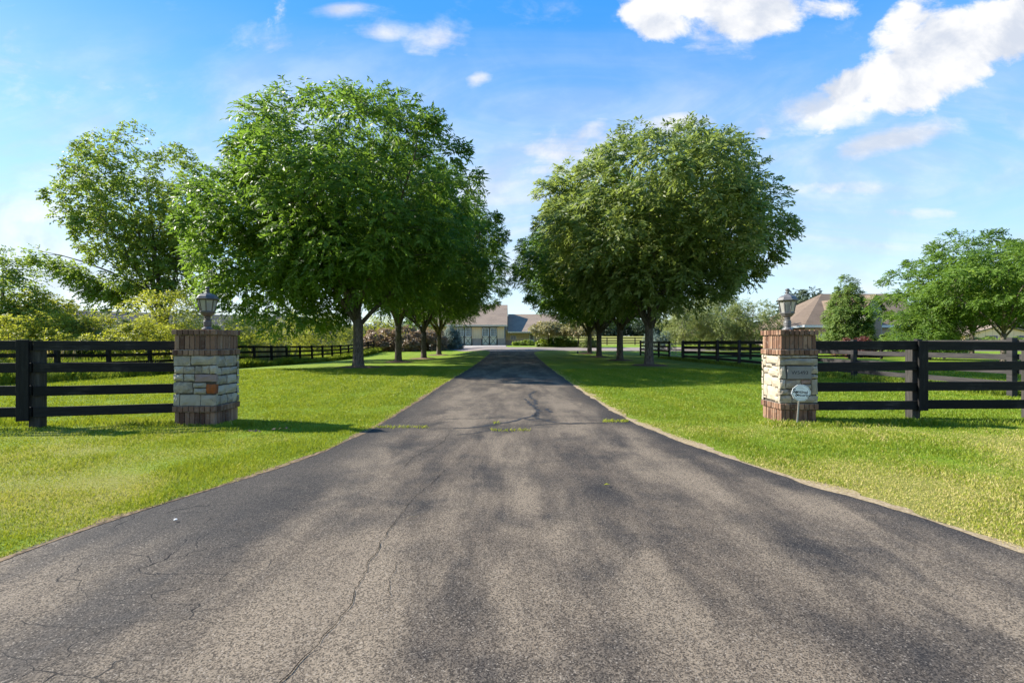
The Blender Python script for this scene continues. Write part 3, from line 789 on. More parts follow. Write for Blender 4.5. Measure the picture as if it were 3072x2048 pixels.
tree('arborvitae', 'narrow dark evergreen spire beside the stone gable', (gx(2607, 48), 48), 5.2, .34, .15, 'pear', 95, nC=60, sprays=40, leaflets=6, L=.09, W=.05, spl=.2, rc=.24, fork=.5, rad=.06, nl=2, prof=(.9, 1, .9, .75, .55, .3, .08), lump=.05, sub=False)
tree('broadleaf_tree', 'distant round treetop rising behind the brick house roof', (gx(2415, 88), 88), 9.6, 4.4, 3, 'wood_far', 96, nC=60, sprays=40, leaflets=6, L=.35, W=.22, rc=1.3, fork=2.5, rad=.2, nl=5, sub=False)
# birches behind the right fence
for i, (px, Y, h, R0, lab) in enumerate([(2050, 61, 6.6, 2.7, 'young white-trunked tree behind the nearest right-row shade tree'), (2165, 60, 6.8, 2.8, 'pale leafy young tree behind the right fence, middle of three'),
                                         (2262, 59, 6.2, 2.4, 'young pale tree whose crown shows beside the right lamp')]):
    tree('birch_tree', lab, (gx(px, Y), Y), h, R0, 1.6, 'birch', 100 + i, nC=60, sprays=48, leaflets=6, L=.13, W=.085, rc=.62, fork=1.3, rad=.08, nl=5, barkmat='bark_pale', group='young trees behind the right fence', prof=(.6, .9, 1, .9, .7, .35))
tree('maple_tree', 'larger pale green tree behind the right fence and the shade tree', (gx(2115, 74), 74), 8.6, 3.8, 1.2, 'birch', 104, nC=70, sprays=48, leaflets=6, L=.18, W=.12, rc=.95, fork=1.5, rad=.10, nl=5)
# crabapples by the barn wing
tree('crabapple_tree', 'small copper-leaved tree in front of the barn wing door', (gx(1645, 70), 70), 3.9, 2.1, 2.1, 'crab', 110, nC=60, sprays=26, leaflets=6, L=.2, W=.12, flat=.5, lump=.35, rc=.42, fork=1.4, rad=.07, nl=6, prof=(.8, 1, .9, .6, .2))
tree('crabapple_tree', 'small copper-leaved tree right of the barn wing, above the hosta bed', (gx(1735, 68), 68), 3.9, 2.1, 2.0, 'crab', 111, nC=50, sprays=26, leaflets=6, L=.2, W=.12, flat=.5, lump=.35, rc=.45, fork=1.4, rad=.07, nl=6, prof=(.8, 1, .9, .6, .2))
tree('spruce_tree', 'blue-green conifer beside the left barn door', (gx(1356, 66), 66), 3.5, .85, .2, 'spruce', 112, nC=60, sprays=45, leaflets=7, L=.16, W=.06, rc=.35, fork=.5, rad=.07, nl=3, prof=(1, .95, .8, .65, .5, .3, .1), sub=False)

# ------------------------------------------------------------------ shrubs
def shrub(name, label, px, Y, w, h, mat, seed, dep=None, n=26, leaf=.125, lw=.07, sprays=80, group=None, X=None, leaflets=6):
    r = np.random.default_rng(seed); rr = random.Random(seed)
    x = gx(px, Y) if X is None else X; z = g(x, Y)
    t = thing(name, label, 'shrub', (x, Y, z), group)
    C = crown_points(r, n, (.85, 1, 1, .9, .7, .4), w / 2, .12, h * .9, (0, 0), .2, .3, (1, (dep or w) / w))
    mesh_obj('foliage', crown_mesh('foliage', r, C, min(w, h) * .24, sprays, leaflets, leaf, lw, .32, .25, .85, .35), M[mat], t)
    mb = MB()
    for c in C[::max(1, len(C) // 9)]:
        mb.tube(curve((rr.uniform(-.1, .1) * w, rr.uniform(-.1, .1) * w, -.05), c[:3], 4, .1, rr), [.035, .03, .024, .017, .01], 5)
    mb.build('stem', M['bark'], t, smooth=True)
    return t
GW = 'willow shrubs behind the left paddock fence'
for i, (px, Y, w, h, mt, lab) in enumerate([
        (40, 26, 4.4, 3.0, 'willow', 'yellow-green willow shrub at the left margin above the reeds'),
        (150, 29, 4.0, 2.7, 'willow', 'low yellow-green shrub below the thin yellowish tree'),
        (235, 30, 4.2, 3.3, 'willow', 'bushy yellow-green shrub below the grey roof ridge'),
        (330, 31, 4.4, 3.2, 'olive', 'greener shrub in front of the end of the grey roof'),
        (410, 29, 3.6, 2.7, 'willow', 'bright yellow shrub left of the left brick pillar'),
        (505, 33, 4.2, 5.0, 'willow', 'tallest willow shrub, directly behind the left lamp'),
        (600, 36, 3.8, 3.0, 'willow', 'yellow shrub seen just above the left brick pillar top'),
        (745, 44, 4.8, 3.9, 'willow', 'yellow shrub right of the left brick pillar, behind the receding fence'),
        (640, 54, 7.5, 6.2, 'olive', 'dark olive shrub under the largest tree, behind the yellow shrubs'),
        (850, 60, 7, 5.8, 'olive', 'dull grey-green shrub under the largest tree, left of its trunk'),
        (930, 56, 6.2, 5.4, 'willow', 'sunlit yellow-green shrub close to the left of the largest trunk'),
        (1010, 66, 5.8, 4.8, 'olive', 'olive shrub behind the fence and the largest trunk'),
        (1130, 68, 6.0, 4.6, 'willow', 'yellow-green shrub in the gap between the first two left trunks')]):
    shrub('willow_shrub', lab, px, Y, w, h, mt, 200 + i, n=34, group=GW)
GT = 'copper-leaved shrubs beyond the left tree row'
for i, (px, Y, w, h, lab) in enumerate([(1140, 62, 4.2, 2.6, 'copper-brown shrub between the first and second left trunks'), (1215, 63, 4.0, 2.8, 'copper-brown shrub between the second and third left trunks'),
                                        (1290, 64, 3.6, 2.5, 'copper-brown shrub between the third and fourth left trunks')]):
    shrub('smoke_shrub', lab, px, Y, w, h, 'tan', 230 + i, n=26, leaf=.2, lw=.12, group=GT)
shrub('boxwood_hedge', 'low bright yellow-green hedge below the barn wing window', 1575, 77, 3.6, .75, 'bright', 240, dep=1.2, n=22, leaf=.14)
GH = 'leafy plants in the bed before the barn wing'
for i, (px, w, h, mt, lab) in enumerate([(1630, 1.5, .9, 'bright', 'yellow-green clump at the left end of the bed before the barn wing'), (1662, 1.5, 1.1, 'locust', 'spiky green clump under the copper-leaved tree by the barn'),
                                         (1692, 1.6, .9, 'bright', 'yellow-green clump in the middle of the bed before the barn wing'), (1720, 1.6, .9, 'bright', 'yellow-green clump at the right end of the bed, beside the trunks'),
                                         (1700, 2.4, 1.5, 'pear', 'dark green shrub behind the clumps of the bed before the barn wing')]):
    shrub('hosta_plant', lab, px, 70 if h < 1.2 else 72, w, h, mt, 250 + i, n=12, leaf=.2, lw=.12, sprays=40, group=GH)
shrub('juniper_shrub', 'dark bushy shrub on the lawn edge between two right-row trunks', 1768, 66, 1.8, 1.4, 'olive', 260, n=14)
shrub('spruce_shrub', 'silvery blue shrub behind the first right-row trunk', 1972, 60, 2.4, 2.3, 'spruce', 261, n=18)
shrub('boxwood_hedge', 'clipped yellow-green bush in front of the brick house wall', 2446, 52, 2.6, 2.2, 'bright', 262, n=18)
shrub('boxwood_hedge', 'low olive bush beside the clipped yellow-green bush', 2505, 50, 2.8, 1.5, 'olive', 263, n=16)
shrub('barberry_hedge', 'low dark red hedge under the egg-shaped tree', 2567, 42, 3.1, 1.5, 'red', 264, dep=1., n=22, leaf=.12)
shrub('juniper_shrub', 'small reddish bush in front of the tan house', 2915, 60, 3.0, 1.1, 'tan', 265, n=16)
for i, (px, mt, lab) in enumerate([(2165, 'bright', 'yellow flowering clump seen between the right fence boards, left one'), (2215, 'willow', 'yellow flowering clump seen between the right fence boards, middle one'), (2260, 'willow', 'yellow flowering clump seen between the boards beside the right pillar')]):
    shrub('flower_clump', lab, px, 58, 2.8, .8, mt, 270 + i, n=12, leaf=.1, group='yellow clumps beyond the right fence')
# dark hedge line filling under the right trees
for i, (px, Y, w, h, lab) in enumerate([(2060, 82, 7, 3.2, 'green shrub behind the white-trunked young tree'), (2190, 80, 7, 3.4, 'green shrub behind the middle young tree'), (2300, 74, 6, 3.0, 'green shrub between the young trees and the brick house'),
                                        (2690, 50, 4.5, 1.8, 'shaded green shrub at the foot of the stone gable'), (2800, 52, 5, 2.0, 'shaded green shrub under the feathery tree, left of its trunk'), (2990, 62, 5, 1.5, 'low green shrub before the tan house')]):
    shrub('garden_shrub', lab, px, Y, w, h, 'pear' if i > 2 else 'birch', 280 + i, n=28, leaf=.18, lw=.11, group='garden shrubs around the brick house')

# distant woods: one mass
r = np.random.default_rng(300); C = []
for (x0, x1, Y, h) in [(14, 130, 232, 7.5), (-190, -20, 240, 9), (20, 220, 300, 9), (110, 200, 180, 12), (-150, -70, 150, 9), (150, 420, 210, 12), (-420, -170, 200, 12)]:
    m = int((x1 - x0) * 1.1)
    for k in range(m):
        X = r.uniform(x0, x1); Yk = Y + r.normal(0, 4); hh = h * r.uniform(.6, 1.15)
        for q in range(3): C.append((X + r.normal(0, 1), Yk + r.normal(0, 1), g(X, Yk) + hh * r.uniform(.15, .9), 0, -1, .5, 1))
me = crown_mesh('distant_woods', r, np.array(C), 2.4, 22, 5, .9, .6, 1., .2, .9)
o = tag(mesh_obj('distant_woods', me, M['wood_far']), kind='stuff', label='distant belt of dark trees beyond the pale hay field', cat='woods')

# ------------------------------------------------------------------ gate pillars
def tb(mb, face, c, hw, u0, u1, z0, z1, d, t, inset=.05):
    """block on one face of a square shaft: u along the face, from the surface hw outward by d"""
    x, y = c
    if face == 'f': mb.box((x + u0, y - hw - d, z0), (x + u1, y - hw + inset, z1), t)
    if face == 'b': mb.box((x + u0, y + hw - inset, z0), (x + u1, y + hw + d, z1), t)
    if face == 'r': mb.box((x + hw - inset, y + u0, z0), (x + hw + d, y + u1, z1), t)
    if face == 'l': mb.box((x - hw - d, y + u0, z0), (x - hw + inset, y + u1, z1), t)
def brick_course(mb, c, hw, z0, z1, nb, rr, gap=.012):
    for face in 'fblr':
        a, b = (-hw - .012, hw + .012) if face in 'fb' else (-hw + .0505, hw - .0505)
        k = nb if face in 'fb' else nb - 1
        w = (b - a) / k
        for i in range(k):
            tb(mb, face, c, hw, a + i * w + gap / 2, a + (i + 1) * w - gap / 2, z0 + gap / 2, z1 - gap / 2, .012 + rr.uniform(-.004, .005), min(1, max(0, rr.gauss(.47, .30))))
def rough_stone(mb, face, c, hw, u0, u1, z0, z1, d, t, rr):
    """a split-faced block: the outer face is a jittered 4x3 grid"""
    x, y = c; nu, nz = 5, 4; b = len(mb.v); cut = .012
    def P(u, dd, z):
        return {'f': (x + u, y - hw - dd, z), 'b': (x + u, y + hw + dd, z), 'r': (x + hw + dd, y + u, z), 'l': (x - hw - dd, y + u, z)}[face]
    for j in range(nz):
        for i in range(nu):
            fu, fz = i / (nu - 1), j / (nz - 1); ed = i in (0, nu - 1) or j in (0, nz - 1)
            u = u0 + (u1 - u0) * fu + rr.uniform(-1, 1) * .005; z = z0 + (z1 - z0) * fz + rr.uniform(-1, 1) * .005
            mb.v.append(P(u, d * (.45 if ed else 1) + rr.uniform(-.006, .008), z)); mb.t.append(t)
    for j in range(nz - 1):
        for i in range(nu - 1):
            q = b + j * nu + i; mb.f.append((q, q + 1, q + nu + 1, q + nu))
    ring = [j * nu + i for (i, j) in [(i, 0) for i in range(nu)] + [(nu - 1, j) for j in range(1, nz)] + [(i, nz - 1) for i in range(nu - 2, -1, -1)] + [(0, j) for j in range(nz - 2, 0, -1)]]
    b2 = len(mb.v)
    for k in ring:
        p = mb.v[b + k]; u, z = {'f': (p[0] - x, p[2]), 'b': (p[0] - x, p[2]), 'r': (p[1] - y, p[2]), 'l': (p[1] - y, p[2])}[face]
        mb.v.append(P(u, -.04, z)); mb.t.append(t)
    m = len(ring)
    for k in range(m): mb.f.append((b + ring[k], b2 + k, b2 + (k + 1) % m, b + ring[(k + 1) % m]))

LFRONT = [(.0, .19, 0, .27), (0, .19, 0, 0)]
def norm(rows, x0, x1, y0, y1):
    return [((a - x0) / (x1 - x0), (b - x0) / (x1 - x0), 1 - (d - y0) / (y1 - y0), 1 - (c - y0) / (y1 - y0), t) for (a, b, c, d, t) in rows]
left_front = norm([(185, 355, 800, 897, .3), (368, 618, 798, 888, .35), (195, 285, 900, 972, .5), (290, 398, 902, 972, .25), (404, 468, 900, 972, .2), (474, 550, 895, 972, .4), (556, 618, 893, 976, .6),
    (188, 282, 978, 1048, .6), (292, 395, 978, 1048, .4), (402, 618, 980, 1055, .8), (190, 376, 1055, 1166, .2), (386, 513, 1062, 1112, .3), (392, 511, 1118, 1176, .35), (520, 618, 1075, 1172, .97),
    (183, 243, 1174, 1290, .5), (250, 455, 1180, 1290, .4), (462, 618, 1182, 1290, .35)], 183, 618, 795, 1292)
right_front = norm([(457, 572, 756, 784, .3), (577, 742, 756, 782, .5), (747, 820, 758, 780, .35), (457, 820, 787, 852, .25), (457, 512, 862, 990, .5), (760, 820, 860, 938, .4), (760, 820, 945, 988, .3),
    (457, 510, 996, 1090, .55), (515, 660, 997, 1085, .2), (666, 757, 996, 1040, .8), (666, 757, 1045, 1088, .35), (762, 820, 994, 1150, .3), (457, 546, 1095, 1152, .2), (551, 757, 1092, 1152, .25), (457, 572, 1158, 1232, .35), (578, 820, 1157, 1230, .3)], 457, 820, 752, 1236)
right_left = norm([(205, 246, 752, 788, .6), (251, 402, 756, 835, .55), (408, 464, 760, 860, .5), (205, 246, 792, 868, .6), (251, 340, 840, 876, .6), (346, 464, 864, 908, .55), (205, 284, 880, 940, .6), (289, 436, 882, 965, .6),
    (441, 464, 912, 970, .5), (205, 340, 946, 1064, .55), (345, 464, 976, 1075, .5), (205, 268, 1060, 1180, .6), (273, 398, 1070, 1210, .6), (403, 464, 1082, 1160, .5), (403, 464, 1166, 1228, .55), (205, 268, 1186, 1206, .5)], 205, 464, 748, 1232)  # all tints pale: sunlight on this face put into the block colours
def rand_face(rr):
    out = []; z = 0
    while z < .97:
        h = min(rr.choice([.12, .16, .2, .22]), 1 - z); u = 0
        if 1 - z - h < .08: h = 1 - z
        while u < .98:
            w = rr.choice([.22, .3, .4, .5]); w = min(w, 1 - u)
            if 1 - u - w < .14: w = 1 - u
            out.append((u + .006, u + w - .006, z + .008, z + h - .008, min(.62, max(0, rr.gauss(.4, .18))))); u += w
        z += h
    return out
def pillar(label, c, w, faces, seed, plaque=None, H=1.535):
    rr = random.Random(seed); x, y = c; hw = w / 2
    zs = [0, .215, .315, 1.115, 1.21, 1.44, H]
    t = thing('gate_pillar', label, 'pillar', (x, y, 0), 'gate pillars')
    o0 = (0, 0)
    b = MB(); brick_course(b, o0, hw - .018, -.05, zs[1], 8, rr); brick_course(b, o0, hw + .008, zs[1], zs[2], 8, rr)
    b.build('brick_base', M['brick'], t, .004, jit=.0018)
    s = MB()
    for f in 'frlb':
        lst = faces.get(f) or rand_face(rr)
        a0, a1 = (-hw - .012, hw + .012) if f in 'fb' else (-hw + .045, hw - .045)
        for (u0, u1, v0, v1, tt) in lst:
            rough_stone(s, f, o0, hw - .02, a0 + (a1 - a0) * u0, a0 + (a1 - a0) * u1, zs[2] + .8 * v0 + .004, zs[2] + .8 * v1 - .004, .028 + rr.uniform(-.006, .014), tt, rr)
    s.build('stone_shaft', M['stone'], t)
    b = MB(); brick_course(b, o0, hw + .008, zs[3], zs[4], 8, rr); brick_course(b, o0, hw - .018, zs[4], zs[5], 8, rr); brick_course(b, o0, hw + .010, zs[5], zs[6], 8, rr)
    b.box((-hw + .05, -hw + .05, zs[5]), (hw - .05, hw - .05, H - .004), .45)
    b.build('brick_cap', M['brick'], t, .004, jit=.0018)
    m = MB(); m.box((-hw + .022, -hw + .022, -.05), (hw - .022, hw - .022, zs[1])); m.box((-hw + .0, -hw + .0, zs[1] + .001), (hw - .0, hw - .0, zs[2])); sb = MB(); sb.box((-hw + .018, -hw + .018, zs[2] + .001), (hw - .018, hw - .018, zs[3])); sb.build('stone_bed', M['bed'], t)
    m.box((-hw + .0, -hw + .0, zs[3] + .001), (hw - .0, hw - .0, zs[4])); m.box((-hw + .022, -hw + .022, zs[4] + .001), (hw - .022, hw - .022, H - .012))
    m.build('mortar_core', M['mortar'], t)
    return t

def text_mesh(body, size, ext, name, mat, parent, loc, rot=(R(90), 0, 0), bold=0., align='CENTER', sx=1.):
    cu = bpy.data.curves.new(name, 'FONT'); cu.body = body; cu.size = size; cu.extrude = ext; cu.offset = bold; cu.align_x = align; cu.align_y = 'CENTER'; cu.resolution_u = 4
    tmp = bpy.data.objects.new('tmp_text', cu); COL.objects.link(tmp)
    bpy.context.view_layer.update()
    me = bpy.data.meshes.new_from_object(tmp.evaluated_get(bpy.context.evaluated_depsgraph_get()))
    bpy.data.objects.remove(tmp); bpy.data.curves.remove(cu)
    me.name = name; me.materials.clear()
    o = mesh_obj(name, me, mat, parent); o.location = loc; o.rotation_euler = rot; o.scale = (sx, 1, 1)
    return o

PL = (-5.05, 8.02); PRr = (4.735, 8.28)
pl = pillar('left gate pillar of grey stone between brown brick bands, one orange block', PL, .66, {'f': left_front}, 5)
pr = pillar('right gate pillar of grey stone and brown brick with a carved number stone', PRr, .60, {'f': right_front, 'l': [(1 - b, 1 - a, c, d, t) for a, b, c, d, t in right_left]}, 9)
# carved number stone in the right pillar
mb = MB(); hw = .30
u = lambda px: -hw + .6 * (px - 457) / 363.
zz = lambda py: .315 + .8 * (1 - (py - 752) / 484.)
mb.box((u(516), -hw - .030, zz(990)), (u(755), -hw + .03, zz(863)))
ad = mb.build('address_stone', M['plaque'], pr, .004)
text_mesh('W5493', .082, .0008, 'carved_number', M['engrave'], ad, ((u(516) + u(755)) / 2 + .004, -hw - .0308, (zz(990) + zz(863)) / 2 - .002), sx=1.12)

# lanterns
def lantern(label, loc, rz, mat):
    t = thing('post_lantern', label, 'lamp', loc, 'lanterns on the gate pillars'); t.rotation_euler = (0, 0, rz)
    n = 8
    b = MB(); b.lathe([(.082, 0), (.085, .012), (.078, .028), (.058, .036), (.053, .05), (.058, .07), (.060, .135), (.052, .152), (.058, .165), (.040, .176), (.047, .195), (.050, .205), (.040, .215)], 16)
    b.build('pedestal', mat, t, smooth=False)
    b = MB(); b.lathe([(.040, .213), (.075, .235), (.098, .258), (.104, .275), (.118, .28), (.120, .296), (.108, .300), (.106, .308)], n, off=.5)
    b.build('cup', mat, t)
    r0, r1, z0, z1 = .108, .142, .306, .492
    b = MB()
    for k in range(n):
        w = 2 * math.pi * (k + .5) / n
        p = (r0 * math.cos(w), r0 * math.sin(w), z0); q = (r1 * math.cos(w), r1 * math.sin(w), z1)
        b.bar(p, q, .013, .013, (math.cos(w), math.sin(w), 0))
    b.lathe([(r1 + .004, z1 - .004), (r1 + .010, z1 + .002), (r1 + .010, z1 + .012), (r1, z1 + .014)], n, off=.5)
    b.build('cage', mat, t)
    gl = MB(); vs = []
    for k in range(n):
        w0, w1 = 2 * math.pi * (k + .5) / n, 2 * math.pi * (k + 1.5) / n
        A = [((r0 - .006) * math.cos(w0), (r0 - .006) * math.sin(w0), z0), ((r0 - .006) * math.cos(w1), (r0 - .006) * math.sin(w1), z0), ((r1 - .006) * math.cos(w1), (r1 - .006) * math.sin(w1), z1 - .006), ((r1 - .006) * math.cos(w0), (r1 - .006) * math.sin(w0), z1 - .006)]
        wm = (w0 + w1) / 2; gl.prism(A, (-.003 * math.cos(wm), -.003 * math.sin(wm), 0))
    gl.build('glass', M['lampglass'], t)
    b = MB()
    for a in (0, 2.1, 4.2): b.lathe([(.012, .31), (.012, .385), (.016, .39), (.017, .42), (.008, .45), (.002, .458)], 8, (.035 * math.cos(a), .035 * math.sin(a), 0))
    b.build('candle', M['candle'], t)
    b = MB(); b.lathe([(.172, .498), (.183, .503), (.181, .513), (.160, .521), (.150, .545), (.128, .570), (.094, .590), (.060, .598), (.05, .606)], n, off=.5)
    b.build('roof', mat, t)
    b = MB(); b.lathe([(.050, .603), (.044, .612), (.026, .618), (.020, .632), (.034, .640), (.036, .650), (.022, .656), (.020, .664), (.033, .676), (.036, .690), (.030, .703), (.014, .712), (.002, .714)], 14)
    b.build('finial', mat, t, smooth=True)
    return t
lantern('bronze eight-sided lantern standing on the left gate pillar', (PL[0] + .0, PL[1] - .0, 1.535), 0, M['lampmetal'])
lantern('grey eight-sided lantern standing on the right gate pillar', (PRr[0] - .02, PRr[1], 1.535), .30, M['lampmetal2'])

# security sign
sx_, sy_ = gx(2404, 7.72), 7.72
t = thing('yard_sign', 'white ten-sided security company sign on a slanting stake by the right pillar', 'sign', (gx(2393, 7.75), 7.75, g(4.6, 7.75)))
def loc(px, py): return (gx(px, 7.72) - t.location.x, gz(py, 7.72) - t.location.z)
cx, cz = loc(2404, 1178)
poly = []
for k in range(10):
    w = 2 * math.pi * (k + .5) / 10 + R(-15); poly.append((cx + .157 * math.cos(w), -.02, cz + .136 * math.sin(w)))
mb = MB(); mb.prism(poly, (0, -.006, 0)); plate = mb.build('plate', M['signwhite'], t, .001)
mb = MB()
for k in range(10):
    a, b = poly[k], poly[(k + 1) % 10]; f = lambda p, s: (cx + (p[0] - cx) * s, -.0268, cz + (p[2] - cz) * s)
    mb.prism([f(a, .93), f(b, .93), f(b, .90), f(a, .90)], (0, -.0006, 0))
mb.build('border_line', M['ink'], plate)
tr = (R(90), R(6), 0)
text_mesh('S', .094, .0004, 'lettering', M['ink'], plate, (cx - .110, -.0272, cz + .031), tr, .0024)
text_mesh('entinel', .066, .0004, 'lettering', M['ink'], plate, (cx + .010, -.0272, cz + .013), tr, .0012, sx=1.1)
text_mesh('S', .094, .0004, 'lettering', M['ink'], plate, (cx - .076, -.0272, cz - .022), tr, .0024)
text_mesh('ecurity', .066, .0004, 'lettering', M['ink'], plate, (cx + .042, -.0272, cz - .040), tr, .0012, sx=1.1)
gp = simple('grey_print', (.22, .22, .22), (.3, .3, .3), 5)
for (dx, dz, L) in [(.0, .088, .06), (0, .076, .10), (0, .064, .12), (0, -.080, .17), (0, -.089, .15), (0, -.098, .11)]:
    p = (cx + dx - L / 2, -.0268, cz + dz + .012 - .004); q = (cx + dx + L / 2, -.0268, cz + dz - .010)
    mb = MB(); mb.bar(p, q, .0008, .0022); mb.build('print_line', gp, plate)
mb = MB(); a = loc(2398, 1216); b = loc(2392, 1278)
mb.bar((b[0], -.012, b[1] - .06), (a[0] + .006, -.012, a[1] + .12), .006, .024, (1, 0, 0)); mb.build('stake', M['stake'], t, .001)

# ------------------------------------------------------------------ fences
def fence(name, label, posts, rails, bh, mat, pmat, ph=1.36, pw=.13, th=.032, side=-1, group='black board fences', cover=None, lean=0., seed=1, rail_w=None):
    """posts: list of (x, y); rails: heights of board tops; side: which side of the line the boards are nailed to"""
    rr = random.Random(seed)
    x0, y0 = posts[0]
    t = thing(name, label, 'fence', (x0, y0, g(x0, y0)), group)
    z0 = t.location.z
    n = len(posts); tops = []
    for i, (x, y) in enumerate(posts):
        q = posts[min(i + 1, n - 1)]; p = posts[max(i - 1, 0)]
        d = Vector((q[0] - p[0], q[1] - p[1], 0)).normalized()
        h = ph + rr.uniform(-.02, .02); lx = lean + rr.uniform(-.25, .25) * abs(lean)
        zb = g(x, y) - z0; tops.append(d)
        mb = MB(); mb.bar((x - x0, y - y0, zb - .1), (x - x0 + d.x * lx, y - y0 + d.y * lx, zb + h), pw, pw, (d.y, -d.x, 0), rr.random())
        mb.build('post', M[pmat], t, .006)
    for i in range(n - 1):
        (xa, ya), (xb, yb) = posts[i], posts[i + 1]
        d = Vector((xb - xa, yb - ya, 0)).normalized(); nrm = Vector((d.y, -d.x, 0)) * side * (pw / 2 + th / 2 + .001)
        for k, zt in enumerate(rails):
            s = rr.uniform(-.012, .012); s2 = rr.uniform(-.012, .012)
            ex = .002 if i % 2 == 0 else -.002
            mb = MB()
            mb.bar((xa - x0 + nrm.x - d.x * (-.003), ya - y0 + nrm.y + d.y * .003, g(xa, ya) - z0 + zt - bh / 2 + s), (xb - x0 + nrm.x - d.x * .003, yb - y0 + nrm.y - d.y * .003, g(xb, yb) - z0 + zt - bh / 2 + s2), th, bh, (0, 0, 1), rr.random())
            mb.build('rail', M[mat], t, .003)
    if cover:
        for (x, y, z1, zb, w, off) in cover:
            i = min(range(n), key=lambda k: abs(posts[k][0] - x) + abs(posts[k][1] - y)); d = tops[i]
            nrm = Vector((d.y, -d.x, 0)) * side * (pw / 2 + th * 1.5 + .004)
            mb = MB(); cxx, cyy = x - x0 + nrm.x, y - y0 + nrm.y
            mb.bar((cxx, cyy, g(x, y) - z0 + zb), (cxx, cyy, g(x, y) - z0 + z1), w, .030, (d.y, -d.x, 0), .5); mb.build('cover_board', M['paint_v'], t, .003)
    return t
RL = [1.345, .997, .648, .318]
# near left: boards on the viewer's side
yp = 7.42
pxs = [-17.0, -14.6, -12.2, -9.75, gx(106, yp), -5.42]
ypl = [7.1, 7.15, 7.20, 7.32, 7.46, 7.98]
fence('board_fence', 'near black four-board fence running left from the left gate pillar', [(a, b) for a, b in zip(pxs, ypl)], RL, .148, 'paint', 'postwood', 1.30, .15, .036, 1,
      cover=[(gx(84, yp) , 7.45, 1.352, .12, .17, 0), (-5.425, 7.98, 1.352, .11, .06, 0)], seed=4)
ypr = [8.32, 8.43, 8.45, 8.48, 8.5, 8.5, 8.5]
pxr = [5.10, gx(2738, 8.43), gx(3080, 8.5), 11.0, 13.2, 15.4, 17.6]
fence('board_fence', 'near black four-board fence running right from the numbered gate pillar', [(a, b) for a, b in zip(pxr, ypr)], [1.335, .985, .640, .318], .152, 'paint', 'postwood', 1.33, .15, .036, 1,
      cover=[(gx(2752, 8.40), 8.42, 1.345, .15, .165, 0), (gx(3092, 8.45), 8.45, 1.345, .10, .165, 0), (5.105, 8.32, 1.345, .12, .06, 0)], seed=6)
# left paddock fence receding beyond the gate
ys = [13.2, 15.7] + [18.15 + 2.3 * k for k in range(19)]
fence('board_fence', 'long black paddock fence receding along the left lawn under the trees', [(-17.0, y) for y in ys], [1.36, 1.02, .68, .34], .14, 'paint', 'paint_v', 1.40, .14, .035, -1, lean=-.10, seed=8)
# right paddock fence in two runs with a metal gate between
fence('board_fence', 'black paddock fence receding on the right, from the metal gate toward the right pillar', [(12.5, 35.3), (12.5, 32.3), (12.5, 29.4), (12.4, 26.4), (12.35, 23.4), (12.3, 20.4), (12.3, 17.4), (12.25, 14.6), (12.2, 11.8), (12.2, 9.0)], [1.38, 1.03, .69, .36], .14, 'paint_lit', 'paint_lit', 1.42, .14, .035, -1, seed=10)
fence('board_fence', 'short black fence run beyond the metal gate behind the right row of trunks', [(12.5, 38.4), (12.5, 41.2), (12.5, 44.0), (12.5, 47.0)], [1.38, 1.03, .69, .36], .14, 'paint', 'paint_v', 1.42, .14, .035, -1, seed=12)
fence('board_fence', 'black fence crossing behind the right paddock, seen between the near boards', [(12.9 + 2.7 * k, 36.6 + .25 * k) for k in range(9)], [1.3, .95, .6, .3], .14, 'paint', 'paint_v', 1.36, .13, .035, 1, seed=13)
fence('board_fence', 'distant dark rail fence along the edge of the pale hay field', [(9 + 2.6 * k, 84 + .5 * k) for k in range(14)], [1.3, .85, .42], .15, 'paint', 'paint_v', 1.36, .14, .05, 1, seed=14)
# tube gate
t = thing('tube_gate', 'grey metal tube gate in the right paddock fence', 'gate', (12.5, 35.5, g(12.5, 35.5)))
mb = MB()
for z in (.25, .48, .72, .96, 1.2): mb.tube([(0, 0, z), (0, 2.7, z)], [.022, .022], 8)
mb.build('tube_rail', M['galv'], t)
mb = MB()
for y in (0., 1.35, 2.7): mb.tube([(0, y, .2), (0, y, 1.24)], [.024, .024], 8)
mb.build('upright', M['galv'], t)
# second brick pillar by the far end of that fence
rr = random.Random(40); c = (gx(1961, 42), 43.2)
t = thing('garden_pillar', 'small distant brick pillar with pale stone bands beside the right trunk', 'pillar', (c[0], c[1], g(*c)))
b = MB(); [brick_course(b, (0, 0), .2, z, z + .2, 5, rr) for z in (-.05, .15, .7, .9)]; b.build('brick_shaft', M['brick'], t)
s = MB(); [s.box((-.21, -.21, z), (.21, .21, z + .17), .4) for z in (.36, .53)]; s.box((-.25, -.25, 1.105), (.25, .25, 1.18), .5); s.build('stone_band', M['stone'], t, .01)

# ------------------------------------------------------------------ barn
BZ = .70
t = thing('horse_barn', 'beige barn with sliding cross-braced doors and tan roof at the end of the drive', 'barn', (0, 80, BZ))
x0, x1 = -15.0, -1.13
H = 3.35
def quad_roof(mb, xa, xb, y0, z0, y1, z1, th=.14):
    mb.prism([(xa, y0, z0), (xb, y0, z0), (xb, y1, z1), (xa, y1, z1)], (0, 0, th))
mb = MB(); mb.prism([(x1, 0, 1.06), (x1, 12, 0), (x1, 12, H), (x1, 6, H + 3.4), (x1, 0, H)], (x0 - x1, 0, 0)); mb.build('wall', M['siding'], t)
mb = MB()
prev = None
for a, b in [(x0, -9.25), (-6.55, -5.07), (-2.38, x1 + .04)]: mb.box((a, -.06, -.1), (b, .1, 1.05))
mb.box((x0, -.08, 1.05), (-9.25, .1, 1.12)); mb.box((-6.55, -.08, 1.05), (-5.07, .1, 1.12)); mb.box((-2.38, -.08, 1.05), (x1 + .06, .1, 1.12))
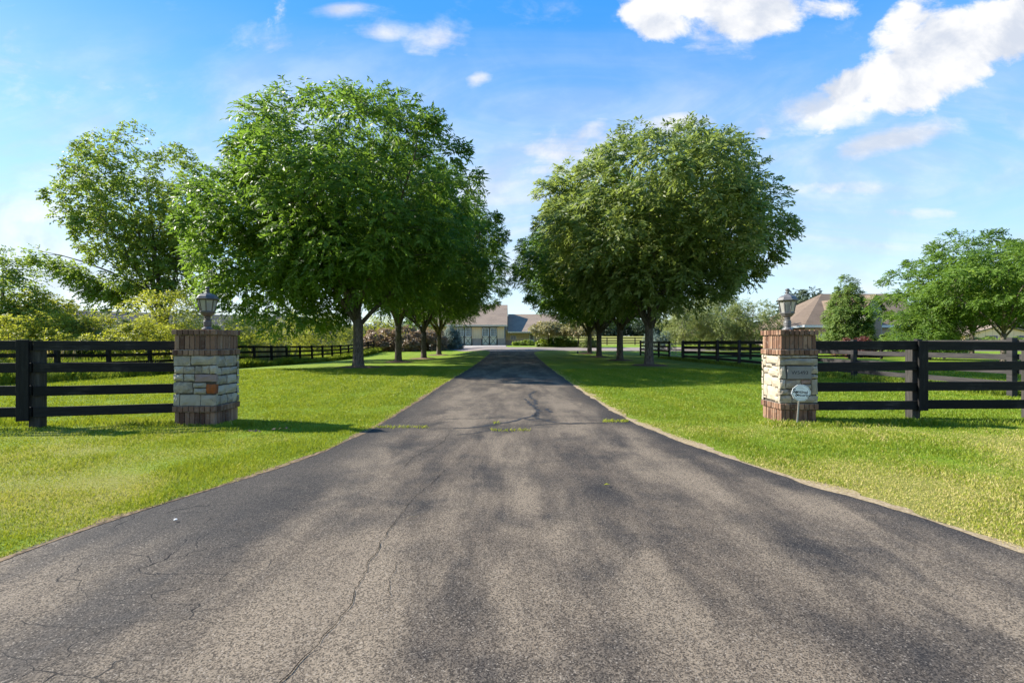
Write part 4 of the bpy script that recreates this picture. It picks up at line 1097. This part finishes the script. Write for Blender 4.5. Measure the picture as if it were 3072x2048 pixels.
mb.box((x1 - .02, -.059, -.1), (x1 + .05, 1.9, 1.05)); mb.build('wainscot', M['wains'], t)
mb = MB(); quad_roof(mb, x0 - .4, x1 + .35, -.55, H - .12, 6, H + 3.65); quad_roof(mb, x0 - .4, x1 + .35, 12.55, H - .12, 6.001, H + 3.65)
rf = mb.build('roof', M['roof'], t)
mb = MB(); mb.box((x0 - .4, -.62, H - .22), (x1 + .35, -.552, H + .02)); mb.box((x1 + .352, -.55, H - .2), (x1 + .40, -.50, H)); mb.build('gutter', M['cream'], rf)
mb = MB(); mb.box((x0, -.03, H - .28), (x1 + .03, .05, H - .14)); mb.box((-9.5, -.12, 2.98), (-2.2, .02, 3.08)); mb.box((x1 - .16, -.035, 1.125), (x1 + .03, .05, H - .285)); mb.build('header_trim', M['greytrim'], t)
def barn_door(xl):
    d = MB(); d.box((xl, -.10, .02), (xl + 1.2, -.03, 2.96)); do = d.build('sliding_door', M['panel'], t)
    f = MB()
    f.box((xl - .005, -.125, .0), (xl + .08, -.101, 2.96)); f.box((xl + 1.12, -.125, .0), (xl + 1.205, -.101, 2.96))
    for z in (.0, 1.42, 2.88): f.box((xl + .082, -.124, z), (xl + 1.118, -.101, z + .08))
    for (za, zb) in ((.1, 1.40), (1.40, .1)): f.bar((xl + .1, -.1155 if za < zb else -.119, za), (xl + 1.1, -.1155 if za < zb else -.119, zb), .028, .06, (0, 0, 1))
    f.build('brace', M['trim'], do)
    w = MB(); w.box((xl + .1, -.108, 1.54), (xl + 1.1, -.1015, 2.84)); w.build('window_glass', M['pane'], do)
    g_ = MB()
    for a in (.08, 1.03): g_.box((xl + a, -.122, 1.52), (xl + a + .09, -.109, 2.86))
    for z in (1.52, 2.77): g_.box((xl + .172, -.1215, z), (xl + 1.028, -.109, z + .09))
    for k in (1, 2, 3): g_.box((xl + .16 + .222 * k - .024, -.118, 1.612), (xl + .16 + .222 * k + .024, -.109, 2.768))
    for k in (1, 2, 3): g_.box((xl + .173, -.1165, 1.59 + .3 * k - .024), (xl + 1.027, -.109, 1.59 + .3 * k + .024))
    g_.build('window_frame', M['white'], do)
for xl in (-9.12, -7.86, -4.96, -3.70): barn_door(xl)
# wing
t2 = thing('barn_wing', 'lower barn wing with a deep eave, small window and white door', 'barn', (0, 80, BZ))
xa, xb = x1 + .06, 7.8
mb = MB(); mb.prism([(xb, 1.5, 1.06), (xb, 1.5, 0), (xb, 13, 0), (xb, 13, 2.2), (xb, 7.2, 5.2), (xb, 1.5, 2.55)], (xa - xb, 0, 0)); mb.build('wall', M['siding'], t2)
mb = MB(); mb.box((xa, 1.42, -.1), (2.88, 1.6, .85)); mb.box((3.78, 1.42, -.1), (xb + .04, 1.6, .85)); mb.build('wainscot', M['wains'], t2)
mb = MB(); quad_roof(mb, xa + .36, xb + .4, -.25, 2.12, 7.2, 5.42, .14); quad_roof(mb, xa + .36, xb + .4, 13.6, 2.12, 7.201, 5.42, .14); rf = mb.build('roof', M['roof'], t2)
mb = MB(); mb.box((xa + .36, -.32, 2.06), (xb + .4, -.252, 2.26)); mb.build('gutter', M['cream'], rf)
mb = MB(); mb.box((-.25, 1.44, .98), (.72, 1.51, 1.68)); wf = mb.build('window', M['white'], t2)
mb = MB()
for k in range(2):
    for j in range(2): mb.box((-.18 + .43 * k, 1.425, 1.04 + .3 * j), (.21 + .43 * k, 1.4385, 1.31 + .3 * j))
mb.build('pane', M['pane'], wf)
mb = MB(); mb.box((2.9, 1.43, 0), (3.76, 1.51, 2.02)); dr = mb.build('door', M['white'], t2)
mb = MB()
for k in range(3):
    for j in range(4): mb.box((3.06 + .185 * k, 1.415, .95 + .22 * j), (3.22 + .185 * k, 1.4285, 1.14 + .22 * j))
mb.build('pane', M['pane'], dr)
mb = MB(); mb.tube([(3.66, 1.36, 1.0), (3.66, 1.43, 1.0)], [.035, .02], 8); mb.build('handle', M['trim'], dr)

# brick house on the right
hy = 58.0
def hx(px, Y=hy): return gx(px, Y)
hz0 = g(36, 58)
t = thing('brick_house', 'brick house with brown hip roof and a stone gable, right of the driveway', 'house', (36, hy, hz0))
ez = gz(978, hy) - hz0
xl, xr = hx(2372) - 36, hx(2640) - 36 + 4
cxx = hx(2414) - 36
mb = MB(); mb.box((xl + 1.2, 3.0, -.2), (cxx + .4, 14, ez)); mb.box((cxx + .4, .6, -.2), (xr, 14.001, ez + .002)); wl = mb.build('wall', M['housebrick'], t)
pz = gz(887, 65) - hz0 + .1
ra, rb = hx(2465, 65) - 36, hx(2640, 65) - 36
mb = MB()
e = .06
mb.prism([(cxx, 0, ez), (xr + .6, 0, ez), (rb + 3, 7, pz), (ra, 7, pz)], (0, 0, .16))
mb.prism([(cxx - .001, 0, ez), (ra - .001, 7, pz), (ra - .001, 7.01, pz), (cxx - .001, 14.4, ez), (xl - .2, 14.4, ez - .9), (xl - .2, 1.5, ez - .25)], (0, 0, .16))
mb.prism([(cxx, 14.4, ez), (xr + .6, 14.4, ez), (rb + 3, 7.002, pz), (ra, 7.002, pz)], (0, 0, .16))
rf = mb.build('roof', M['roof_red'], t)
mb = MB(); mb.box((cxx, -.06, ez - .16), (xr, -.001, ez + .13)); mb.bar((cxx - .03, -.03, ez + .02), (xl - .2, 1.45, ez - .22), .05, .24); mb.build('gutter', M['white'], rf)
mb = MB(); mb.box((hx(2470) - 36, .5, .7), (hx(2488) - 36, .59, 1.9)); mb.build('window', M['white'], t)
# stone gable
gxa, gxb = hx(2596, 54) - 36, hx(2646, 54) - 36; gpk = hx(2623, 54) - 36; gy = -4.0
gzp = gz(886, 54) - hz0; gze = gz(925, 54) - hz0
mb = MB(); mb.prism([(gxa, gy, -.2), (gxb, gy, -.2), (gxb, gy, gze), (gpk, gy, gzp - .12), (gxa, gy, gze)], (0, 4.5, 0)); gm = mb.build('stone_gable', M['stonewall'], t)
mb = MB(); mb.prism([(gxa - .3, gy - .3, gze - .28), (gpk, gy - .3, gzp), (gpk, 6, gzp), (gxa - .3, 6, gze - .28)], (0, 0, .14)); mb.prism([(gxb + .3, gy - .3, gze - .28), (gpk + .001, gy - .3, gzp), (gpk + .001, 6, gzp), (gxb + .3, 6, gze - .28)], (0, 0, .14)); mb.build('gable_roof', M['roof_red'], gm)
mb = MB(); aw = .42; ac = hx(2632, 54) - 36; az = gz(960, 54) - hz0
mb.prism([(ac - aw, gy - .03, 0.1), (ac + aw, gy - .03, .1)] + [(ac + aw * math.cos(a), gy - .03, az + aw * math.sin(a)) for a in np.linspace(0, math.pi, 9)], (0, .025, 0)); mb.build('arched_entry', M['pane'], gm)
mb = MB(); mb.box((gxa, gy - .06, gz(944, 54) - hz0), (gxb, gy - .035, gz(938, 54) - hz0)); mb.build('stone_band', M['greytrim'], gm)

# tan house at the right margin
ty = 82.0; tz = g(80, ty)
t = thing('tan_house', 'tan house with a low gable and purple-framed window at the right margin', 'house', (gx(3000, ty), ty, tz))
X0 = t.location.x; fx = lambda px: gx(px, ty) - X0; fz = lambda py: gz(py, ty) - tz
mb = MB(); mb.prism([(fx(2895), 0, -.2), (fx(3130), 0, -.2), (fx(3130), 0, fz(1006)), (fx(3000), 0, fz(978)), (fx(2895), 0, fz(1006))], (0, 9, 0)); w_ = mb.build('wall', M['siding_tan'], t)
mb = MB(); mb.prism([(fx(2886), -.4, fz(1008)), (fx(3000), -.4, fz(977)), (fx(3000), 9.4, fz(977)), (fx(2886), 9.4, fz(1008))], (0, 0, .2)); mb.prism([(fx(3142), -.4, fz(1008)), (fx(3000.05), -.4, fz(977)), (fx(3000.05), 9.4, fz(977)), (fx(3142), 9.4, fz(1008))], (0, 0, .2)); mb.build('roof', M['roof'], t)
for a, b in ((2955, 2992), (3050, 3072)):
    mb = MB(); mb.box((fx(a), -.06, fz(1032)), (fx(b), -.002, fz(1007))); wo = mb.build('window', M['purple'], t)
    mb = MB(); mb.box((fx(a + 5), -.075, fz(1031)), (fx(b - 4), -.061, fz(1011))); mb.build('pane', M['pane'], wo)

# long grey-roofed building behind the shrubs
A = Vector((-50.5, 51.5, 0)); B = Vector((-27, 70, 0)); d = (B - A).normalized(); nn = Vector((d.y, -d.x, 0))
t = thing('stable_block', 'long low building with a grey roof behind the left shrubs', 'building', (A.x, A.y, g(A.x, A.y)))
L = (B - A).length; zr = 4.9; ze = 2.5; hwid = 4.5
def q(u, v, z): p = d * u + nn * v; return (p.x, p.y, z)
mb = MB(); mb.prism([q(0, -hwid + .4, -.3), q(0, hwid - .4, -.3), q(0, hwid - .4, ze), q(0, 0, zr - .2), q(0, -hwid + .4, ze)], d * L); mb.build('wall', M['siding'], t)
mb = MB(); mb.prism([q(-.5, hwid, ze - .15), q(-.5, 0, zr), q(L + .5, 0, zr), q(L + .5, hwid, ze - .15)], (0, 0, .16)); mb.prism([q(-.5, -hwid, ze - .15), q(-.5, -.002, zr), q(L + .5, -.002, zr), q(L + .5, -hwid, ze - .15)], (0, 0, .16)); mb.build('roof', M['roof_grey'], t)
for k in range(7):
    mb = MB(); u0 = 2.5 + k * 3.9; mb.prism([q(u0, hwid - .36, 1.), q(u0 + 1.2, hwid - .36, 1.), q(u0 + 1.2, hwid - .36, 1.9), q(u0, hwid - .36, 1.9)], nn * -.03); mb.build('window', M['pane'], t)

# small things
t = thing('utility_cover', 'small dark green utility cover on the lawn beside a right-row trunk', 'utility box', (gx(1733, 50), 50, g(6.8, 50)))
mb = MB(); mb.lathe([(.085, -.05), (.085, .26), (.075, .30), (.03, .315)], 6); mb.build('cover', M['green_box'], t, .006)
mb = MB(); mb.tube([(.09, 0, 0), (.11, 0, .46)], [.008, .006], 6); mb.build('marker_rod', M['galv'], t)
for i, (px, py, lab) in enumerate([(762, 1306, 'curled dry leaf on the lawn, left of two near the pillar shadow'), (848, 1297, 'curled dry leaf on the lawn, at the edge of the pillar shadow')]):
    x, y = dp(px, py); mb = MB(); rr = random.Random(60 + i)
    for k in range(9):
        a = rr.uniform(0, 6.28); p = Vector((rr.gauss(0, .07), rr.gauss(0, .04), .045 + rr.uniform(0, .03))); u_ = Vector((math.cos(a), math.sin(a), rr.uniform(-.3, .5))) * .035; w_ = Vector((-math.sin(a), math.cos(a), .5)) * .016
        mb.prism([p - u_, p + w_, p + u_, p - w_], (0, 0, .002))
    o = mb.build('dry_leaf', M['deadleaf']); o.location = (x, y, g(x, y)); tag(o, lab, 'leaf', 'dry leaves on the lawn')
x, y = dp(527, 1566); mb = MB(); mb.lathe([(.012, 0), (.022, .008), (.018, .016), (.005, .019)], 7); o = mb.build('white_pebble', M['pebble'], jit=.004); o.location = (x, y, g(x, y) + .017); o.scale = (.6, .45, .5); tag(o, 'white pebble lying on the asphalt near the left lawn edge', 'pebble')

x, y = dp(1222, 1564); mb = MB(); mb.tube([(0, 0, .02), (.02, .03, .026), (.05, .05, .022), (.075, .085, .02)], [.002, .0022, .002, .0012], 5); o = mb.build('twig', M['straw']); o.location = (x, y, g(x, y)); tag(o, 'short straw-coloured twig lying on the driveway near the long crack', 'twig')
x, y = dp(1820, 1461); mb = MB(); mb.prism([(-.03, 0, .022), (0, -.014, .03), (.032, .004, .024), (.002, .016, .034)], (0, 0, .0015)); o = mb.build('fallen_leaf', M['willow']); o.location = (x, y, g(x, y)); tag(o, 'yellowish fallen leaf lying on the asphalt right of the middle', 'leaf')

# ------------------------------------------------------------------ light
SUN_EL = R(34); sd = Vector((-.966 * math.cos(SUN_EL), .258 * math.cos(SUN_EL), math.sin(SUN_EL)))
ld = bpy.data.lights.new('sun', 'SUN'); ld.energy = 4.1; ld.angle = R(.53); ld.color = (1.0, .945, .85)
so = bpy.data.objects.new('sun', ld); COL.objects.link(so); so.rotation_euler = (-sd).to_track_quat('-Z', 'Y').to_euler()

w = bpy.data.worlds.new('World'); scene.world = w; w.use_nodes = True
t = NT(w.node_tree); bg = w.node_tree.nodes['Background']
sky = t.n('ShaderNodeTexSky', sky_type='NISHITA'); sky.sun_disc = False; sky.sun_elevation = SUN_EL; sky.sun_rotation = math.atan2(sd.x, sd.y); sky.air_density = 1.0; sky.dust_density = .4; sky.ozone_density = 2.5
dirv = t.n('ShaderNodeTexCoord').outputs['Generated']
sp = t.n('ShaderNodeSeparateXYZ'); t.nt.links.new(dirv, sp.inputs[0])
dy = t.m('MAXIMUM', t.m('ABSOLUTE', sp.outputs[1]), .12)
u = t.m('DIVIDE', sp.outputs[0], dy); v = t.m('DIVIDE', sp.outputs[2], dy)
cb = t.n('ShaderNodeCombineXYZ'); t.nt.links.new(u, cb.inputs[0]); t.nt.links.new(t.m('MULTIPLY', v, 1.35), cb.inputs[1])
uv = cb.outputs[0]
n1 = t.noise(uv, 3.6, 9, .58, .35); n2 = t.noise(t.scale(uv, (.55, 1.5, 1)), 3.2, 8, .62, .8)
def blob(px, py, rx, ry, rot, k):
    """a soft ellipse of cloud cover round one direction of the sky; photo pixels give the direction"""
    cu, cv = (px - 1536) / F, (1024 - py) / F; c, s = math.cos(R(rot)), math.sin(R(rot)); rx /= F; ry /= F
    du = t.m('SUBTRACT', u, cu); dv = t.m('SUBTRACT', v, cv)
    a = t.m('MULTIPLY', t.m('ADD', t.m('MULTIPLY', du, c), t.m('MULTIPLY', dv, s)), 1 / rx)
    b = t.m('MULTIPLY', t.m('SUBTRACT', t.m('MULTIPLY', dv, c), t.m('MULTIPLY', du, s)), 1 / ry)
    q = t.m('SQRT', t.m('ADD', t.m('MULTIPLY', a, a), t.m('MULTIPLY', b, b)))
    return t.m('MULTIPLY', t.ramp(q, 0., 1.25, 1., 0.), k)
def union(lst):
    acc = lst[0]
    for x in lst[1:]: acc = t.m('MAXIMUM', acc, x)
    return acc
thick = union([blob(2790, 190, 430, 150, 21, 1.), blob(2900, 120, 330, 140, 5, 1.), blob(2560, 270, 230, 110, 22, .85), blob(2720, 60, 220, 120, 40, .7), blob(2080, -15, 380, 80, -4, .95), blob(1950, 55, 130, 85, -20, .95), blob(2290, 30, 220, 100, 10, .95), blob(2480, 20, 200, 70, 0, .8), blob(3075, 30, 70, 50, 0, .9), blob(2430, 340, 160, 60, 20, .6)])
soft = union([blob(2660, 425, 250, 55, 12, .95), blob(2450, 350, 260, 85, 15, .65), blob(2040, 370, 180, 55, 5, .85), blob(1720, 470, 340, 130, 10, .62), blob(1760, 400, 120, 60, 20, .6), blob(1290, 125, 140, 75, 12, .5), blob(1437, 237, 60, 36, 20, .66), blob(1030, 25, 130, 32, 5, .56), blob(2290, 398, 60, 34, 10, .6),
              blob(2500, 565, 330, 40, 0, .5), blob(100, 640, 380, 75, 0, .55), blob(820, 320, 260, 50, 5, .45), blob(2760, 640, 260, 30, 0, .45), blob(1150, 100, 120, 40, 0, .5), blob(2150, 130, 200, 70, -10, .5)])
n3 = t.noise(uv, 11., 7, .62, .3)
sh = t.n('ShaderNodeVectorMath', operation='ADD'); t.nt.links.new(uv, sh.inputs[0]); sh.inputs[1].default_value = (-.045, .05, 0)
n1b = t.noise(sh.outputs[0], 3.6, 9, .58, .35)
cT = t.ramp(t.m('ADD', t.m('ADD', thick, t.m('MULTIPLY', t.m('SUBTRACT', n1, .5), 1.7)), t.m('MULTIPLY', t.m('SUBTRACT', n3, .5), 1.0)), .24, .58)
cS = t.m('MULTIPLY', t.ramp(t.m('ADD', t.m('ADD', soft, t.m('MULTIPLY', t.m('SUBTRACT', n2, .5), 1.7)), t.m('MULTIPLY', t.m('SUBTRACT', n3, .5), .9)), .04, .84), .9)
veil = t.m('MULTIPLY', t.ramp(t.noise(t.scale(uv, (.6, 1.6, 1)), 1.7, 7, .6, 1.), .34, .68), t.m('MULTIPLY', t.ramp(v, .72, .34, 0., .78), t.ramp(v, .0, .12)))
cov = t.m('MAXIMUM', t.m('MAXIMUM', cT, cS), veil, clamp=True)
el = sp.outputs[2]
hs = t.n('ShaderNodeHueSaturation', I={'Saturation': 1.30, 'Value': 1.0, 'Hue': .497}); t.nt.links.new(sky.outputs[0], hs.inputs['Color'])
skyc = hs.outputs[0]
grad = t.mix(t.ramp(el, .0, .32), (2.15, 2.62, 2.98), (1.05, 1.92, 3.0))
grad = t.mix(t.ramp(el, .24, .58), grad, (.16, 1.05, 3.0))
skyc = t.mix(.78, skyc, grad)
shade = t.ramp(t.m('ADD', t.m('MULTIPLY', t.m('SUBTRACT', n1, n1b), 2.2), t.m('MULTIPLY', t.m('SUBTRACT', n3, .5), .5)), -.26, .26)
cloud = t.mix(shade, (1.98, 2.15, 2.48), (2.98, 2.98, 3.0))
col = t.mix(cov, skyc, cloud)
t.nt.links.new(col, bg.inputs['Color']); bg.inputs['Strength'].default_value = .118

# ------------------------------------------------------------------ camera and view
cam = bpy.data.cameras.new('camera'); cam.lens = 17; cam.sensor_width = 36; cam.clip_end = 4000; cam.clip_start = .05
co = bpy.data.objects.new('camera', cam); COL.objects.link(co); co.location = (0, 0, CAMZ); co.rotation_euler = (R(90), 0, 0)
scene.camera = co
vs = scene.view_settings; vs.view_transform = 'Standard'; vs.look = 'None'; vs.exposure = 1.58; vs.gamma = 1; vs.use_curve_mapping = False
cy = scene.cycles
cy.max_bounces = 6; cy.diffuse_bounces = 3; cy.glossy_bounces = 2; cy.transmission_bounces = 5; cy.transparent_max_bounces = 6
cy.caustics_reflective = False; cy.caustics_refractive = False
cy.use_denoising = True
